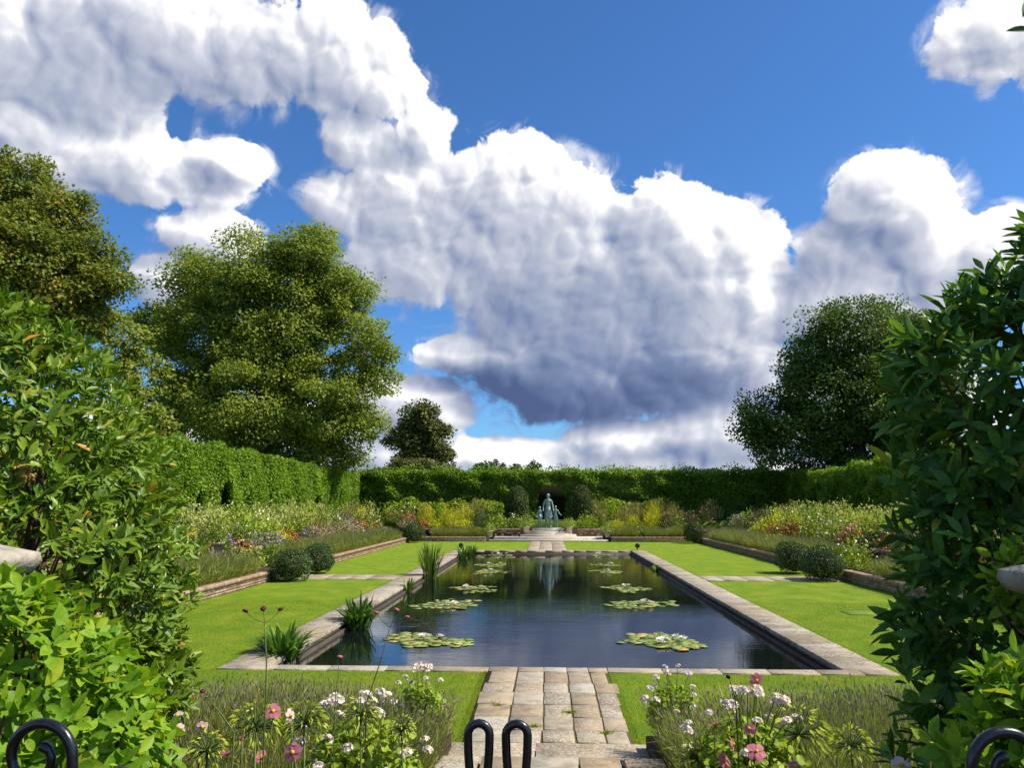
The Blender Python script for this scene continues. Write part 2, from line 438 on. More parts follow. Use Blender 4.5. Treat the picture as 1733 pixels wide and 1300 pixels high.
def brick_mat():
    m, b = mat_new('old_brick')
    r = b.n('ShaderNodeNewGeometry').outputs['Random Per Island']; ro = b.n('ShaderNodeObjectInfo').outputs['Random']
    P = b.n('ShaderNodeNewGeometry').outputs['Position']
    c = b.ramp(b.math('FRACT', b.math('ADD', r, ro)), [(0, (.31, .20, .14)), (.3, (.37, .26, .185)), (.55, (.26, .165, .115)), (.75, (.40, .31, .235)), (.92, (.33, .235, .17))], 'CONSTANT')
    n = b.noise(P, 30, 5, .6)
    c = b.mix(1.0, c, b.ramp(n, [(.3, (.7, .7, .68)), (.7, (1.25, 1.22, 1.18))]), 'MULTIPLY')
    li = b.smooth(b.noise(P, 7, 5, .65), .58, .7, 0, .5)
    c = b.mix(li, c, (.36, .33, .27, 1))
    finish(b, principled(b, c, .9, .15, 0, bump(b, n, .5, .006))); return m
M_brick = brick_mat()

def lawn_mat():
    m, b = mat_new('mown_lawn')
    P = b.n('ShaderNodeNewGeometry').outputs['Position']
    fine = b.noise(b.vec('MULTIPLY', P, (1, .55, 1)), 130, 4, .7)
    med = b.noise(b.vec('MULTIPLY', P, (1, .8, 1)), 1.5, 7, .66)
    big = b.noise(P, .55, 3, .5)
    c = b.ramp(med, [(.30, (.105, .205, .012)), (.46, (.160, .255, .014)), (.6, (.235, .295, .020)), (.74, (.33, .33, .04))])
    c = b.mix(b.smooth(big, .35, .65, 0, .35), c, (.140, .24, .011, 1))
    c = b.mix(1.0, c, b.ramp(fine, [(.25, (.55, .6, .5)), (.5, (1, 1, 1)), (.75, (1.3, 1.25, 1.2))]), 'MULTIPLY')
    finish(b, principled(b, c, .8, .12, 0, bump(b, fine, .9, .03))); return m
M_lawn = lawn_mat()
def ground_mat():
    m, b = mat_new('park_grass')
    P = b.n('ShaderNodeNewGeometry').outputs['Position']
    c = b.ramp(b.noise(P, .4, 6, .6), [(.35, (.07, .13, .012)), (.6, (.12, .17, .02)), (.75, (.18, .18, .04))])
    finish(b, principled(b, c, .9, .1, 0, bump(b, b.noise(P, 60, 4), .8, .03))); return m
M_ground = ground_mat()

def water_mat():
    m, b = mat_new('pond_water')
    P = b.n('ShaderNodeNewGeometry').outputs['Position']
    big = b.noise(b.vec('MULTIPLY', P, (.55, 1.3, 1)), 1.1, 3, .5, distortion=.6)
    med = b.noise(b.vec('MULTIPLY', P, (.8, 2.4, 1)), 3.0, 4, .55, distortion=.4)
    fin = b.noise(b.vec('MULTIPLY', P, (1, 2.0, 1)), 11.0, 3, .55)
    gust = b.smooth(b.noise(P, .22, 3, .5), .36, .66, .25, 1.0)      # breeze ruffles some patches, others lie glassy
    h = b.math('ADD', b.math('MULTIPLY', big, .55), b.math('ADD', b.math('MULTIPLY', med, .45), b.math('MULTIPLY', fin, .10)))
    h = b.math('MULTIPLY', h, gust)
    c = b.ramp(b.noise(P, .5, 3), [(.35, (.004, .006, .007)), (.7, (.007, .009, .008))])
    p = b.n('ShaderNodeBsdfPrincipled')
    b.set(p.inputs['Base Color'], c); p.inputs['Roughness'].default_value = .015
    p.inputs['IOR'].default_value = 1.45; p.inputs['Specular IOR Level'].default_value = .5
    b.set(p.inputs['Normal'], bump(b, h, .22, .03))
    finish(b, p.outputs[0]); return m
M_water = water_mat()

def iron_mat():
    m, b = mat_new('black_gloss_iron')
    P = b.n('ShaderNodeNewGeometry').outputs['Position']
    n = b.noise(P, 90, 4, .6)
    finish(b, principled(b, (.006, .006, .008), b.lin(n, .3, .7, .22, .40), .5, 0, bump(b, n, .25, .002), .35)); return m
M_iron = iron_mat()
def bronze_mat():
    m, b = mat_new('verdigris_bronze')
    P = b.n('ShaderNodeNewGeometry').outputs['Position']
    c = b.ramp(b.noise(P, 6, 5, .6), [(.35, (.09, .13, .13)), (.5, (.19, .28, .275)), (.7, (.31, .43, .42))])
    finish(b, principled(b, c, .5, .5, .35)); return m
M_bronze = bronze_mat()
def bark_mat(name, a, c2):
    m, b = mat_new(name)
    P = b.n('ShaderNodeNewGeometry').outputs['Position']
    n = b.noise(b.vec('MULTIPLY', P, (1, 1, .25)), 9, 6, .65)
    finish(b, principled(b, b.ramp(n, [(.35, a), (.65, c2)]), .9, .15, 0, bump(b, n, .8, .05))); return m
M_bark = bark_mat('bark', (.035, .028, .02), (.12, .10, .075))
M_barkl = bark_mat('pale_bark', (.07, .06, .045), (.20, .18, .14))
M_stem = flat_mat('green_stem', (.10, .15, .035), .6, .3, .3, 20)
M_stemd = flat_mat('brown_stem', (.10, .055, .03), .7, .2, .3, 20)
M_core = flat_mat('dark_core', (.030, .034, .018), .95, .1, .4, 12)  # solid dark filling: twigs and the shade between them put into one colour

G = leaf_mat
M_plane = G('plane_leaf', [(0, (.052, .074, .012)), (.4, (.088, .115, .016)), (.75, (.130, .152, .020)), (.93, (.18, .185, .028)), (1, (.22, .15, .03))], .45, patch=.35, gain=2.35)
M_chest = G('chestnut_leaf', [(0, (.035, .058, .010)), (.4, (.070, .096, .014)), (.7, (.12, .125, .018)), (.9, (.20, .145, .022)), (1, (.25, .11, .02))], .40, patch=.4, gain=2.1)
M_lime = G('light_leaf', [(0, (.07, .11, .016)), (.5, (.12, .16, .022)), (1, (.20, .20, .035))], .35)
M_fartree = G('dark_chestnut_leaf', [(0, (.030, .045, .012)), (.5, (.058, .072, .014)), (.85, (.105, .095, .02)), (1, (.16, .10, .025))], .25, patch=.25)
M_oak = G('dark_oak_leaf', [(0, (.028, .052, .010)), (.5, (.050, .082, .013)), (.85, (.080, .120, .016)), (1, (.12, .15, .02))], .34, patch=.3, gain=1.9)
M_dist = G('distant_leaf', [(0, (.025, .045, .022)), (1, (.05, .075, .03))], .2)
M_hedge = G('hedge_leaf', [(0, (.040, .078, .008)), (.4, (.072, .125, .010)), (.75, (.110, .175, .013)), (1, (.18, .23, .022))], .38, patch=.6, gain=2.0)
M_hedged = G('hedge_leaf_deep', [(0, (.020, .055, .008)), (.5, (.040, .095, .010)), (1, (.075, .14, .014))], .28, patch=.6)
M_box = G('box_leaf', [(0, (.022, .044, .010)), (.6, (.042, .072, .015)), (1, (.085, .110, .03))], .12, rough=.35)
M_yew = G('yew_leaf', [(0, (.024, .042, .010)), (.6, (.045, .068, .014)), (1, (.075, .095, .02))], .12)
LAUREL = [(0, (.055, .105, .009)), (.35, (.085, .150, .011)), (.7, (.120, .195, .014)), (.95, (.17, .235, .02)), (.99, (.28, .23, .03)), (1, (.38, .16, .02))]
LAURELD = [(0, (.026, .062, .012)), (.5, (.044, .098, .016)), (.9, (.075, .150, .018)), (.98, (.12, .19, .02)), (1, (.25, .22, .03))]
CLIMB = [(0, (.075, .150, .010)), (.4, (.115, .210, .012)), (.85, (.18, .255, .016)), (.975, (.24, .28, .02)), (1, (.38, .32, .02))]
M_laurel = G('laurel_leaf', LAUREL, .24, rough=.34, spec=.32, gain=1.4, fine=True); M_laurel_o = G('laurel_leaf_single', LAUREL, .24, rough=.34, spec=.32, gain=1.4, fine=True, by='object')
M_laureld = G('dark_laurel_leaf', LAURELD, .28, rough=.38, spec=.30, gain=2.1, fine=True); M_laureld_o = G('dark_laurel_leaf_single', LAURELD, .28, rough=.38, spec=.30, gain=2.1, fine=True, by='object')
M_climb = G('climber_leaf', CLIMB, .42, rough=.42, spec=.25, gain=1.75, fine=True); M_climb_o = G('climber_leaf_single', CLIMB, .42, rough=.42, spec=.25, gain=1.75, fine=True, by='object')
M_lavs = G('lavender_stem', [(0, (.100, .125, .020)), (.5, (.160, .185, .034)), (1, (.23, .235, .065))], .2, rough=.7)
M_lavf = G('lavender_seed_spike', [(0, (.20, .17, .12)), (.5, (.25, .215, .16)), (.85, (.28, .235, .20)), (1, (.25, .19, .30))], .15, rough=.8)
M_iris = G('iris_leaf', [(0, (.03, .065, .012)), (.6, (.06, .11, .016)), (1, (.14, .17, .03))], .25)
M_aqua = G('aquatic_leaf', [(0, (.020, .055, .010)), (.5, (.045, .10, .012)), (1, (.10, .17, .02))], .25, rough=.35)
M_pad = G('lily_pad', [(0, (.10, .15, .03)), (.4, (.15, .19, .045)), (.7, (.21, .23, .06)), (.9, (.30, .26, .07)), (1, (.36, .19, .05))], .1, rough=.3, by='object')
M_white = flat_mat('white_petal', (.78, .75, .66), .6, .3, .06, 30)
M_cream = flat_mat('cream_petal', (.72, .66, .42), .6, .3, .1, 30)
M_blush = G('blush_petal', [(0, (.82, .72, .62)), (.5, (.86, .80, .70)), (1, (.80, .56, .48))], .2, (1, 1, 1))
M_pink = G('pink_petal', [(0, (.62, .12, .21)), (.5, (.72, .23, .30)), (1, (.80, .40, .43))], .5, (1, .9, 1))
M_ppink = G('pale_pink_petal', [(0, (.80, .50, .50)), (1, (.84, .66, .62))], .3, (1, .95, 1))
M_maroon = flat_mat('maroon_flower', (.10, .018, .022), .7, .3, .3, 60)
M_gold = flat_mat('gold_centre', (.60, .36, .03), .7, .2, .2, 60)
FL = dict(
    purple=G('purple_petal', [(0, (.24, .12, .46)), (.5, (.36, .20, .55)), (1, (.52, .28, .52))], .2, (1, 1, 1)),
    lilac=G('lilac_petal', [(0, (.36, .24, .40)), (1, (.46, .33, .46))], .2, (1, 1, 1)),
    mauve=G('mauve_petal', [(0, (.36, .18, .24)), (1, (.48, .28, .32))], .2, (1, 1, 1)),
    orange=G('orange_petal', [(0, (.52, .15, .03)), (.6, (.60, .24, .05)), (1, (.62, .36, .10))], .2, (1, 1, .8)),
    yellow=G('yellow_petal', [(0, (.42, .36, .02)), (1, (.60, .52, .05))], .2, (1, 1, .6)),
    cream=M_cream, white=M_white,
    red=G('rose_red_petal', [(0, (.36, .07, .08)), (1, (.50, .20, .18))], .2, (1, 1, 1)),
    brown=G('seed_brown', [(0, (.16, .10, .05)), (1, (.26, .17, .08))], .1, (1, 1, 1)))
LF = dict(
    mid=G('bed_leaf_mid', [(0, (.07, .105, .014)), (1, (.15, .20, .025))], .3),
    bright=G('bed_leaf_bright', [(0, (.10, .15, .012)), (1, (.20, .26, .02))], .3),
    pale=G('bed_leaf_pale', [(0, (.19, .20, .06)), (1, (.32, .33, .12))], .3),
    dark=G('bed_leaf_dark', [(0, (.022, .045, .012)), (1, (.05, .085, .018))], .25),
    olive=G('bed_leaf_olive', [(0, (.13, .135, .035)), (1, (.22, .20, .06))], .25),
    bronze=G('bed_leaf_bronze', [(0, (.15, .075, .03)), (1, (.26, .15, .05))], .25),
    gold=G('bed_leaf_gold', [(0, (.24, .25, .015)), (1, (.42, .38, .03))], .3))

# ------------------------------------------------------------------ ground, terraces, lawn, pool
XL, XR, YB = -8.75, 9.5, 50.2                 # edges of the sunken lawn
def struct(mb, name, mat): return mb.build(name, mat, kind='structure')
g = MB()
x0, x1, y1 = XL - 3.5, XR + 3.5, YB + 3.5
for r in ((-3000, x0, -600, 3500), (x1, 3000, -600, 3500), (x0, x1, y1, 3500), (x0, x1, -600, -14)):
    g.box(r[0], r[1], r[2], r[3], .2, 1.25)
struct(g, 'ground', M_ground)
struct(MB().box(x0, x1, -14, 4.6, .0, .85), 'gate_terrace', M_soil)
g = MB()
g.box(x0 + .002, XL - 2.0, 4.602, y1 - .002, -.3, .78).box(XR + 2.0, x1 - .002, 4.602, y1 - .002, -.3, .78).box(XL - 2.0, XR + 2.0, YB + 2.0, y1 - .002, -.3, .78)
struct(g, 'upper_bed', M_soil)
g = MB()
g.box(XL - 2.0, XL - .1, 4.602, YB + 2.0, -.3, .28).box(XR + .1, XR + 2.0, 4.602, YB + 2.0, -.3, .28).box(XL - .1, -3.8, YB + .1, YB + 2.0, -.3, .279).box(4.0, XR + .1, YB + .1, YB + 2.0, -.3, .279)
g.box(XL - .1, -.92, 4.602, 7.72, -.3, .279).box(.92, XR + .1, 4.602, 7.72, -.3, .279)
struct(g, 'lavender_bed', M_soil)
# lawn with the pool cut out, slightly uneven
PX0, PX1, PY0, PY1 = -4.94, 5.06, 11.76, 41.2
def grid(mb, x0, x1, y0, y1, z, st=.6, amp=.008):
    nx = max(2, int((x1 - x0) / st) + 1); ny = max(2, int((y1 - y0) / st) + 1)
    X, Y = np.meshgrid(np.linspace(x0, x1, nx), np.linspace(y0, y1, ny))
    Z = z + amp * (np.sin(X * 1.7 + Y * .6) + np.sin(Y * 1.3 - X * .8)) * .5
    V = np.stack([X, Y, Z], -1).reshape(-1, 3)
    i = np.arange(nx * ny).reshape(ny, nx)
    mb.add(V, np.stack([i[:-1, :-1], i[:-1, 1:], i[1:, 1:], i[1:, :-1]], -1).reshape(-1, 4))
g = MB()
grid(g, XL - .1, PX0 - .01, 7.7, YB + .1, 0); grid(g, PX1 + .01, XR + .1, 7.7, YB + .1, 0)
grid(g, PX0 - .01, -.9, 7.7, PY0 - .01, 0); grid(g, .88, PX1 + .01, 7.7, PY0 - .01, 0)
grid(g, PX0 - .01, -1.05, PY1 + .01, YB + .1, 0); grid(g, 1.05, PX1 + .01, PY1 + .01, YB + .1, 0)
struct(g, 'lawn', M_lawn)

CW = .70
IX0, IX1, IY0, IY1 = PX0 + CW, PX1 - CW, PY0 + .30, PY1 - .5
g = MB()
T = .25
g.box(PX0 + .02, IX0 - .03, PY0 + .02, PY1 - .02, -1.0, -.06).box(IX1 + .03, PX1 - .02, PY0 + .02, PY1 - .02, -1.0, -.06)
g.box(IX0 - .03, IX1 + .03, PY0 + .02, IY0 - .03, -1.0, -.06).box(IX0 - .03, IX1 + .03, IY1 + .03, PY1 - .02, -1.0, -.06)
g.box(IX0 - .03, IX0 + .07, IY0 - .03, IY1 + .03, -1.0, -.115).box(IX1 - .07, IX1 + .03, IY0 - .03, IY1 + .03, -1.0, -.115).box(IX0 + .07, IX1 - .07, IY1 - .07, IY1 + .03, -1.0, -.115)
pool = struct(g, 'pool_wall', flat_mat('wet_pool_wall', (.055, .043, .033), .7, .3, .4, 4.0, .3))
g = MB(); g.add([(IX0 - .02, IY0 - .02, -.17), (IX1 + .02, IY0 - .02, -.17), (IX1 + .02, IY1 + .02, -.17), (IX0 - .02, IY1 + .02, -.17)], [(0, 1, 2, 3)])
struct(g, 'water', M_water)

def slab_at(name, parent, xa, xb, ya, yb, ztop, th, mat, gap=.006, skew=.006, gy=None):
    """one stone: its own slightly irregular outline, bevelled arrises, its own small tilt"""
    xa += gap; xb -= gap; gy = gap if gy is None else gy; ya += gy; yb -= gy
    b = .004
    out = np.array([(xa, ya), (xb, ya), (xb, yb), (xa, yb)]) + rng.normal(0, skew, (4, 2))
    c = out.mean(0); inn = c + (out - c) * (1 - 2 * b / np.maximum(np.ptp(out, axis=0), .05))
    dz = rng.normal(0, .0015, 4)
    V = np.concatenate([np.c_[out - c, np.full(4, -th)], np.c_[out - c, -b + dz], np.c_[inn - c, dz]])
    F = [(8, 9, 10, 11)]
    for i in range(4):
        j = (i + 1) % 4; F += [(i, j, j + 4, i + 4), (i + 4, j + 4, j + 8, i + 8)]
    return obj(name, np_mesh(name, V, F, mat), parent, (c[0], c[1], ztop))
def run_lengths(a, b, lo, hi):
    out = [a]
    while out[-1] < b - hi: out.append(out[-1] + rng.uniform(lo, hi))
    if b - out[-1] < lo * .6: out.pop()
    return out + [b]
for (xa, xb) in ((PX0, IX0), (IX1, PX1)):
    ys = run_lengths(PY0 + .3, PY1 - .5, .30, .46)
    for a, b in zip(ys[:-1], ys[1:]): slab_at('coping_stone', pool, xa, xb, a, b, .014, .075, M_cope, .005, .004)
for x_a, x_b in ((PX0, -.88), (.88, PX1)):
    xs = run_lengths(x_a, x_b, .55, .95)
    for a, b in zip(xs[:-1], xs[1:]): slab_at('coping_stone', pool, a, b, PY0, IY0, .014, .075, M_cope, .005, .004)
xs = run_lengths(PX0, PX1, .55, .95)
xs2 = [-.88, -.44, -.06, .28, .60, .88]
for a, b in zip(xs2[:-1], xs2[1:]): slab_at('coping_stone', pool, a, b, PY0, IY0, .0145, .075, M_slab, .005, .004)
for a, b in zip(xs[:-1], xs[1:]): slab_at('coping_stone', pool, a, b, IY1, PY1, .014, .075, M_cope, .005, .004)

# paths
p = struct(MB().box(-.90, .88, 7.84, PY0 + .0, -.3, -.003), 'path', M_joint)
rows = [PY0, 11.05, 10.52, 9.92, 9.36, 8.84, 8.40, 7.86]
for i in range(len(rows) - 1):
    cols = np.array([-.88, -.445, -.06, .29, .62, .88]) + np.r_[rng.normal(0, .02), rng.normal(0, .006, 4), rng.normal(0, .03)]
    for a, b in zip(cols[:-1], cols[1:]): slab_at('paving_slab', p, a, b, rows[i + 1], rows[i], .010 + rng.normal(0, .0015), .06, M_slab, .010, .005, .009)
p = struct(MB().box(-1.0, 1.0, 6.96, 7.80, -.3, .105).box(-1.05, 1.05, 5.3, 6.94, -.3, .255).box(-1.05, 1.05, 5.0, 5.3, -.3, .40).box(-1.05, 1.05, 4.602, 5.0, -.3, .59), 'garden_steps', M_joint)
for a, b in ((-.98, -.12), (-.12, .98)): slab_at('step_slab', p, a, b, 6.97, 7.84, .165, .075, M_slab, .004, .003)
for r0, r1 in ((5.32, 5.9), (5.9, 6.45), (6.45, 6.97)):
    cols = [-.98, -.58, -.17, .26, .62, .98]
    for a, b in zip(cols[:-1], cols[1:]): slab_at('paving_slab', p, a, b, r0, r1, .310, .06, M_slab, .016, .006, .006)
for sx, xa, xb in ((-1, XL + .1, PX0), (1, PX1, XR - .1)):
    p = struct(MB().box(min(xa, xb), max(xa, xb), 25.35, 26.85, -.3, .004), 'side_path', M_joint)
    xs = run_lengths(xa, xb, .5, .85)
    for a, b in zip(xs[:-1], xs[1:]):
        for r0, r1 in ((25.37, 26.1), (26.1, 26.83)): slab_at('paving_slab', p, a, b, r0, r1, .02, .05, M_slab, .008, .005)
p = struct(MB().box(-1.06, 1.06, PY1, YB + .2, -.3, .002), 'far_path', M_joint)
ys = run_lengths(PY1, YB + .2, .7, 1.1)
for a, b in zip(ys[:-1], ys[1:]):
    for xa, xb in ((-1.05, -.4), (-.4, .3), (.3, 1.05)): slab_at('paving_slab', p, xa, xb, a, b, .016, .05, M_slab, .008, .006)
slab_at('drain_cover', struct(MB().box(6.7, 7.4, 17.9, 18.5, -.2, .004), 'drain_frame', M_joint), 6.7, 7.4, 17.9, 18.5, .012, .05, flat_mat('mossy_cover', (.15, .22, .04), .9, .1))

# ------------------------------------------------------------------ brick retaining walls
def brick_wall(label, p0, p1, z0, z1, th=.22, cope=True):
    """brick courses with recessed joints, brick-on-edge along the top"""
    p0 = np.array(p0, float); p1 = np.array(p1, float); L = np.linalg.norm(p1 - p0); d = (p1 - p0) / L; n = np.array([-d[1], d[0]])
    t = thing('garden_wall', label, 'wall', (p0[0], p0[1], z0), math.atan2(d[1], d[0]))
    MB().box(0, L, .012, th - .012, -.2, z1 - z0 - .02).build('mortar_core', M_mortar, t)
    mb = MB(); top = z1 - z0 - (.11 if cope else 0); nc = max(1, round(top / .075)); ch = top / nc
    for c in range(nc):
        x = -rng.uniform(0, .2)
        while x < L:
            a, b = max(0, x), min(L, x + .225)
            if b - a > .04: mb.box(a + .005, b - .005, rng.uniform(-.004, .006), th + rng.uniform(-.006, .004), c * ch + .005, (c + 1) * ch - .005)
            x += .235
    mb.build('brickwork', M_brick, t, kind='stuff')
    if cope:
        mb = MB(); x = 0
        while x < L - .03:
            mb.box(x + .004, min(L, x + .071), -.03 + rng.uniform(-.006, .006), th + .03 + rng.uniform(-.006, .006), top, top + .105 + rng.uniform(-.006, .01), .012); x += .075
        mb.build('coping', M_brick, t, kind='stuff')
    return t
brick_wall('low brick wall along the left edge of the lawn', (XL, 8), (XL, YB), 0, .33)
brick_wall('low brick wall along the right edge of the lawn', (XR + .22, 8), (XR + .22, YB), 0, .33)
brick_wall('low brick wall behind the lawn, left of the stone steps', (XL, YB), (-3.95, YB), 0, .33)
brick_wall('low brick wall behind the lawn, right of the stone steps', (4.1, YB), (XR + .0, YB), 0, .33)
brick_wall('upper brick wall behind the lavender on the left', (XL - 2.0, 14), (XL - 2.0, YB + 2), .28, .86)
brick_wall('upper brick wall behind the lavender on the right', (XR + 2.22, 14), (XR + 2.22, YB + 2), .28, .86)
brick_wall('short red brick wall just left of the statue steps', (-8.2, YB + 2.0), (-1.75, YB + 2.0), .28, .78)
brick_wall('short red brick wall just right of the statue steps', (2.05, YB + 2.0), (9.0, YB + 2.0), .28, .78)
brick_wall('brick wall at the back of the left flower bank', (XL - 3.5, 14), (XL - 3.5, YB + 3.4), .78, 1.36)
brick_wall('brick wall at the back of the right flower bank', (XR + 3.72, 14), (XR + 3.72, YB + 3.4), .78, 1.36)

# ------------------------------------------------------------------ stone steps and statue group
t = thing('stone_steps', 'broad pale stone steps below the bronze statue', 'steps', (.1, 50.3, 0))
for (w, ya, yb, za, zb) in ((3.85, 0, .5, 0, .13), (3.55, .42, 2.2, .0, .27), (1.85, 1.0, 3.4, .0, .41), (1.55, 1.35, 3.4, .0, .53), (1.45, 1.36, 3.35, .0, .62)):
    MB().box(-w, w, ya, yb, za if za == 0 else za - .01, zb, .015).build('step', M_stone, t)
for i in range(4): MB().box(-1.2, 1.2, 3.6 + i * .3, 5.2, .62, .78 + i * .16, .01).build('rear_step', M_wstone, t)
def skin_body(name, verts, edges, rad, mat, parent, root=0, loc=(0, 0, 0), rz=0):
    me = bpy.data.meshes.new(name); me.from_pydata(verts, edges, [])
    o = obj(name, me, parent, loc, (0, 0, rz)); me.materials.append(mat)
    o.modifiers.new('skin', 'SKIN')
    sv = me.skin_vertices[0].data
    for i, r in enumerate(rad): sv[i].radius = (r, r) if not isinstance(r, tuple) else r
    for v in sv: v.use_root = False
    sv[root].use_root = True
    s = o.modifiers.new('sub', 'SUBSURF'); s.levels = 2; s.render_levels = 2
    for pl in me.polygons: pl.use_smooth = True
    return o
def figure(name, H, arms, parent, loc, rz, skirt, mat):
    s = H / 1.75
    V = [(0, 0, .95), (0, 0, 1.12), (0, .01, 1.32), (0, .01, 1.44), (0, 0, 1.52), (0, -.01, 1.60), (0, -.01, 1.71),
         (-.095, 0, .90), (-.10, -.01, .50), (-.10, .02, .09), (-.11, -.10, .035),
         (.095, 0, .90), (.11, -.05, .50), (.12, -.02, .09), (.13, -.14, .035),
         (-.17, .01, 1.40), arms[0], arms[1], arms[2], (.17, .01, 1.40), arms[3], arms[4], arms[5]]
    E = [(0, 1), (1, 2), (2, 3), (3, 4), (4, 5), (5, 6), (0, 7), (7, 8), (8, 9), (9, 10), (0, 11), (11, 12), (12, 13), (13, 14), (3, 15), (15, 16), (16, 17), (17, 18), (3, 19), (19, 20), (20, 21), (21, 22)]
    R = [(.15, .11), (.125, .095), (.165, .105), (.10, .07), .05, .078, .07, .09, .062, .042, .035, .09, .062, .042, .035, .06, .045, .036, .034, .06, .045, .036, .034]
    V = [tuple(np.array(v) * s) for v in V]; R = [(r[0] * s, r[1] * s) if isinstance(r, tuple) else r * s for r in R]
    o = skin_body(name, V, E, R, mat, parent, 0, loc, rz)
    a = np.linspace(0, 2 * math.pi, 17)[:-1]
    # hair cap and clothing
    rings = [np.c_[np.cos(a) * r * s, np.sin(a) * r * s * 1.05 + .02 * s, np.full(16, z * s)] for z, r in ((1.555, .055), (1.59, .085), (1.65, .097), (1.71, .088), (1.755, .05), (1.768, .015))]
    MB().loft(rings).build('hair', mat, o, True)
    if skirt:
        rings = []
        for z, rx, ry in ((skirt, .20, .165), (skirt + .12, .195, .155), (.80, .185, .14), (.95, .172, .125), (1.06, .14, .105)):
            w = 1 + .07 * np.cos(a * 6) * (1.06 - z)
            rings.append(np.c_[np.cos(a) * rx * s * w, np.sin(a) * ry * s * w, np.full(16, z * s)])
        MB().loft(rings).build('skirt', mat, o, True)
        rings = [np.c_[np.cos(a) * rx * s, np.sin(a) * ry * s, np.full(16, z * s)] for z, rx, ry in ((1.04, .148, .112), (1.09, .148, .112))]
        MB().loft(rings).build('belt', mat, o, True)
    else:
        rings = [np.c_[np.cos(a) * rx * s, np.sin(a) * ry * s, np.full(16, z * s)] for z, rx, ry in ((.66, .17, .125), (.80, .165, .12), (.95, .155, .11), (1.1, .14, .105))]
        MB().loft(rings).build('shorts', mat, o, True)
    return o
st = thing('statue_group', 'green bronze statue of an adult standing between two children', 'statue', (.1, 52.3, .62))
MB().box(-1.05, 1.05, -.5, .55, .0, .16, .02).build('plinth', M_stone, st)
MB().box(-.9, .9, -.42, .46, .16, .22, .02).build('base', M_bronze, st)
figure('adult_figure', 2.25, [(-.24, -.02, 1.15), (-.26, -.10, .93), (-.26, -.14, .85), (.24, -.02, 1.15), (.27, -.12, .93), (.28, -.16, .86)], st, (0, 0, .2), 0, .42, M_bronze)
figure('child_figure', 1.40, [(-.21, .02, 1.14), (-.22, -.08, .92), (-.21, -.12, .84), (.21, .02, 1.14), (.22, -.06, .92), (.22, -.1, .84)], st, (-.56, -.1, .2), .1, 0, M_bronze)
figure('child_figure', 1.45, [(-.22, -.02, 1.14), (-.24, -.12, .92), (-.22, -.16, .84), (.30, -.02, 1.16), (.48, -.10, 1.0), (.56, -.16, .99)], st, (.50, .12, .2), -.2, .50, M_bronze)

# ------------------------------------------------------------------ foliage helpers
def tree(name, label, lobes_px, Y, mat, bark, n_clump, per, leaf, base_z=1.25, trunk_u=None, depth=.8, trunk_r=.45, clump=.55, thick=1.0, group=None, cat='tree', seed=1):
    """lobes_px: (u, v, radius) of the crown's masses as seen; each becomes a ball of foliage at the tree's own distance"""
    r = np.random.default_rng(seed)
    C = []; R = []
    allu = [l[0] for l in lobes_px]; cu = trunk_u or np.mean(allu)
    for (u, v, rp) in lobes_px:
        rad = rp * Y / FPX
        spread = np.ptp(allu) * Y / FPX * .5
        c = ony(u, v, Y); hx = (u - cu) * Y / FPX / max(spread, 1e-3)
        c[1] += r.uniform(-1, 1) * spread * .45 * depth * max(.2, 1 - abs(hx))
        C.append(c * [1, 1, 1]); R.append(rad)
    C = np.array(C); R = np.array(R)
    # keep each lobe in the direction it is seen after moving it in depth
    for i, (u, v, rp) in enumerate(lobes_px):
        k = C[i][1] / Y; q = ony(u, v, C[i][1]); C[i] = q; R[i] *= k
    base = np.array([ony(cu, 800, Y)[0], Y, base_z])
    t = thing(name, label, cat, tuple(base), group=group)
    # clumps of leaves: mostly towards the outside of every lobe
    w = R ** 2; li = r.choice(len(R), n_clump, p=w / w.sum())
    d = unit(r.normal(size=(n_clump, 3))); rr = R[li] * (1 - .62 * r.random(n_clump) ** 1.7)
    cc = C[li] + d * rr[:, None] * [1, 1, .95]
    crad = clump * (.6 + .8 * r.random(n_clump))
    N = n_clump * per; ci = np.repeat(np.arange(n_clump), per)
    off = unit(r.normal(size=(N, 3))) * (r.random(N) ** .40)[:, None] * crad[ci][:, None] * [1, 1, .62]
    pos = cc[ci] + off - base
    out = unit(off + (cc[ci] - C[li][ci]) * .25)
    nrm = unit(out * .9 + [.25, -.1, .6] + r.normal(size=(N, 3)) * .42)
    dr = unit(out + r.normal(size=(N, 3)) * .8 - [0, 0, .35])
    L = leaf * (.7 + .6 * r.random(N))
    V, F = scatter(LEAF4, pos, dr, nrm, L, L * .72)
    obj('crown', np_mesh('crown', V, F, mat), t)
    # trunk and limbs
    mb = MB(); top = C.mean(0) - base; top[2] *= 1.0
    tp = [np.zeros(3), np.array([top[0] * .15, top[1] * .1, top[2] * .35]), np.array([top[0] * .4, top[1] * .4, top[2] * .75]), top * [1, 1, 1.25]]
    mb.tube(tp, [trunk_r * 1.25, trunk_r, trunk_r * .75, trunk_r * .3], 10)
    for i in range(len(C)):
        f = r.uniform(.45, .95); s0 = np.array([np.interp(f, [0, .28, .6, 1], [q[k] for q in tp]) for k in range(3)])
        e = C[i] - base; m = (s0 + e) / 2 + [0, 0, -.08 * np.linalg.norm(e - s0)] + r.normal(size=3) * .2
        mb.tube([s0, m, e], [trunk_r * .38, trunk_r * .26, trunk_r * .12], 6)
        for k in np.where(li == i)[0][:9]:
            q = cc[k] - base; m2 = (e + q) / 2 + r.normal(size=3) * .25
            mb.tube([m, (m + m2) / 2 + r.normal(size=3) * .1, m2, q], [trunk_r * .15, trunk_r * .1, trunk_r * .07, trunk_r * .03], 5, cap=False)
    mb.build('trunk', bark, t, True)
    return t

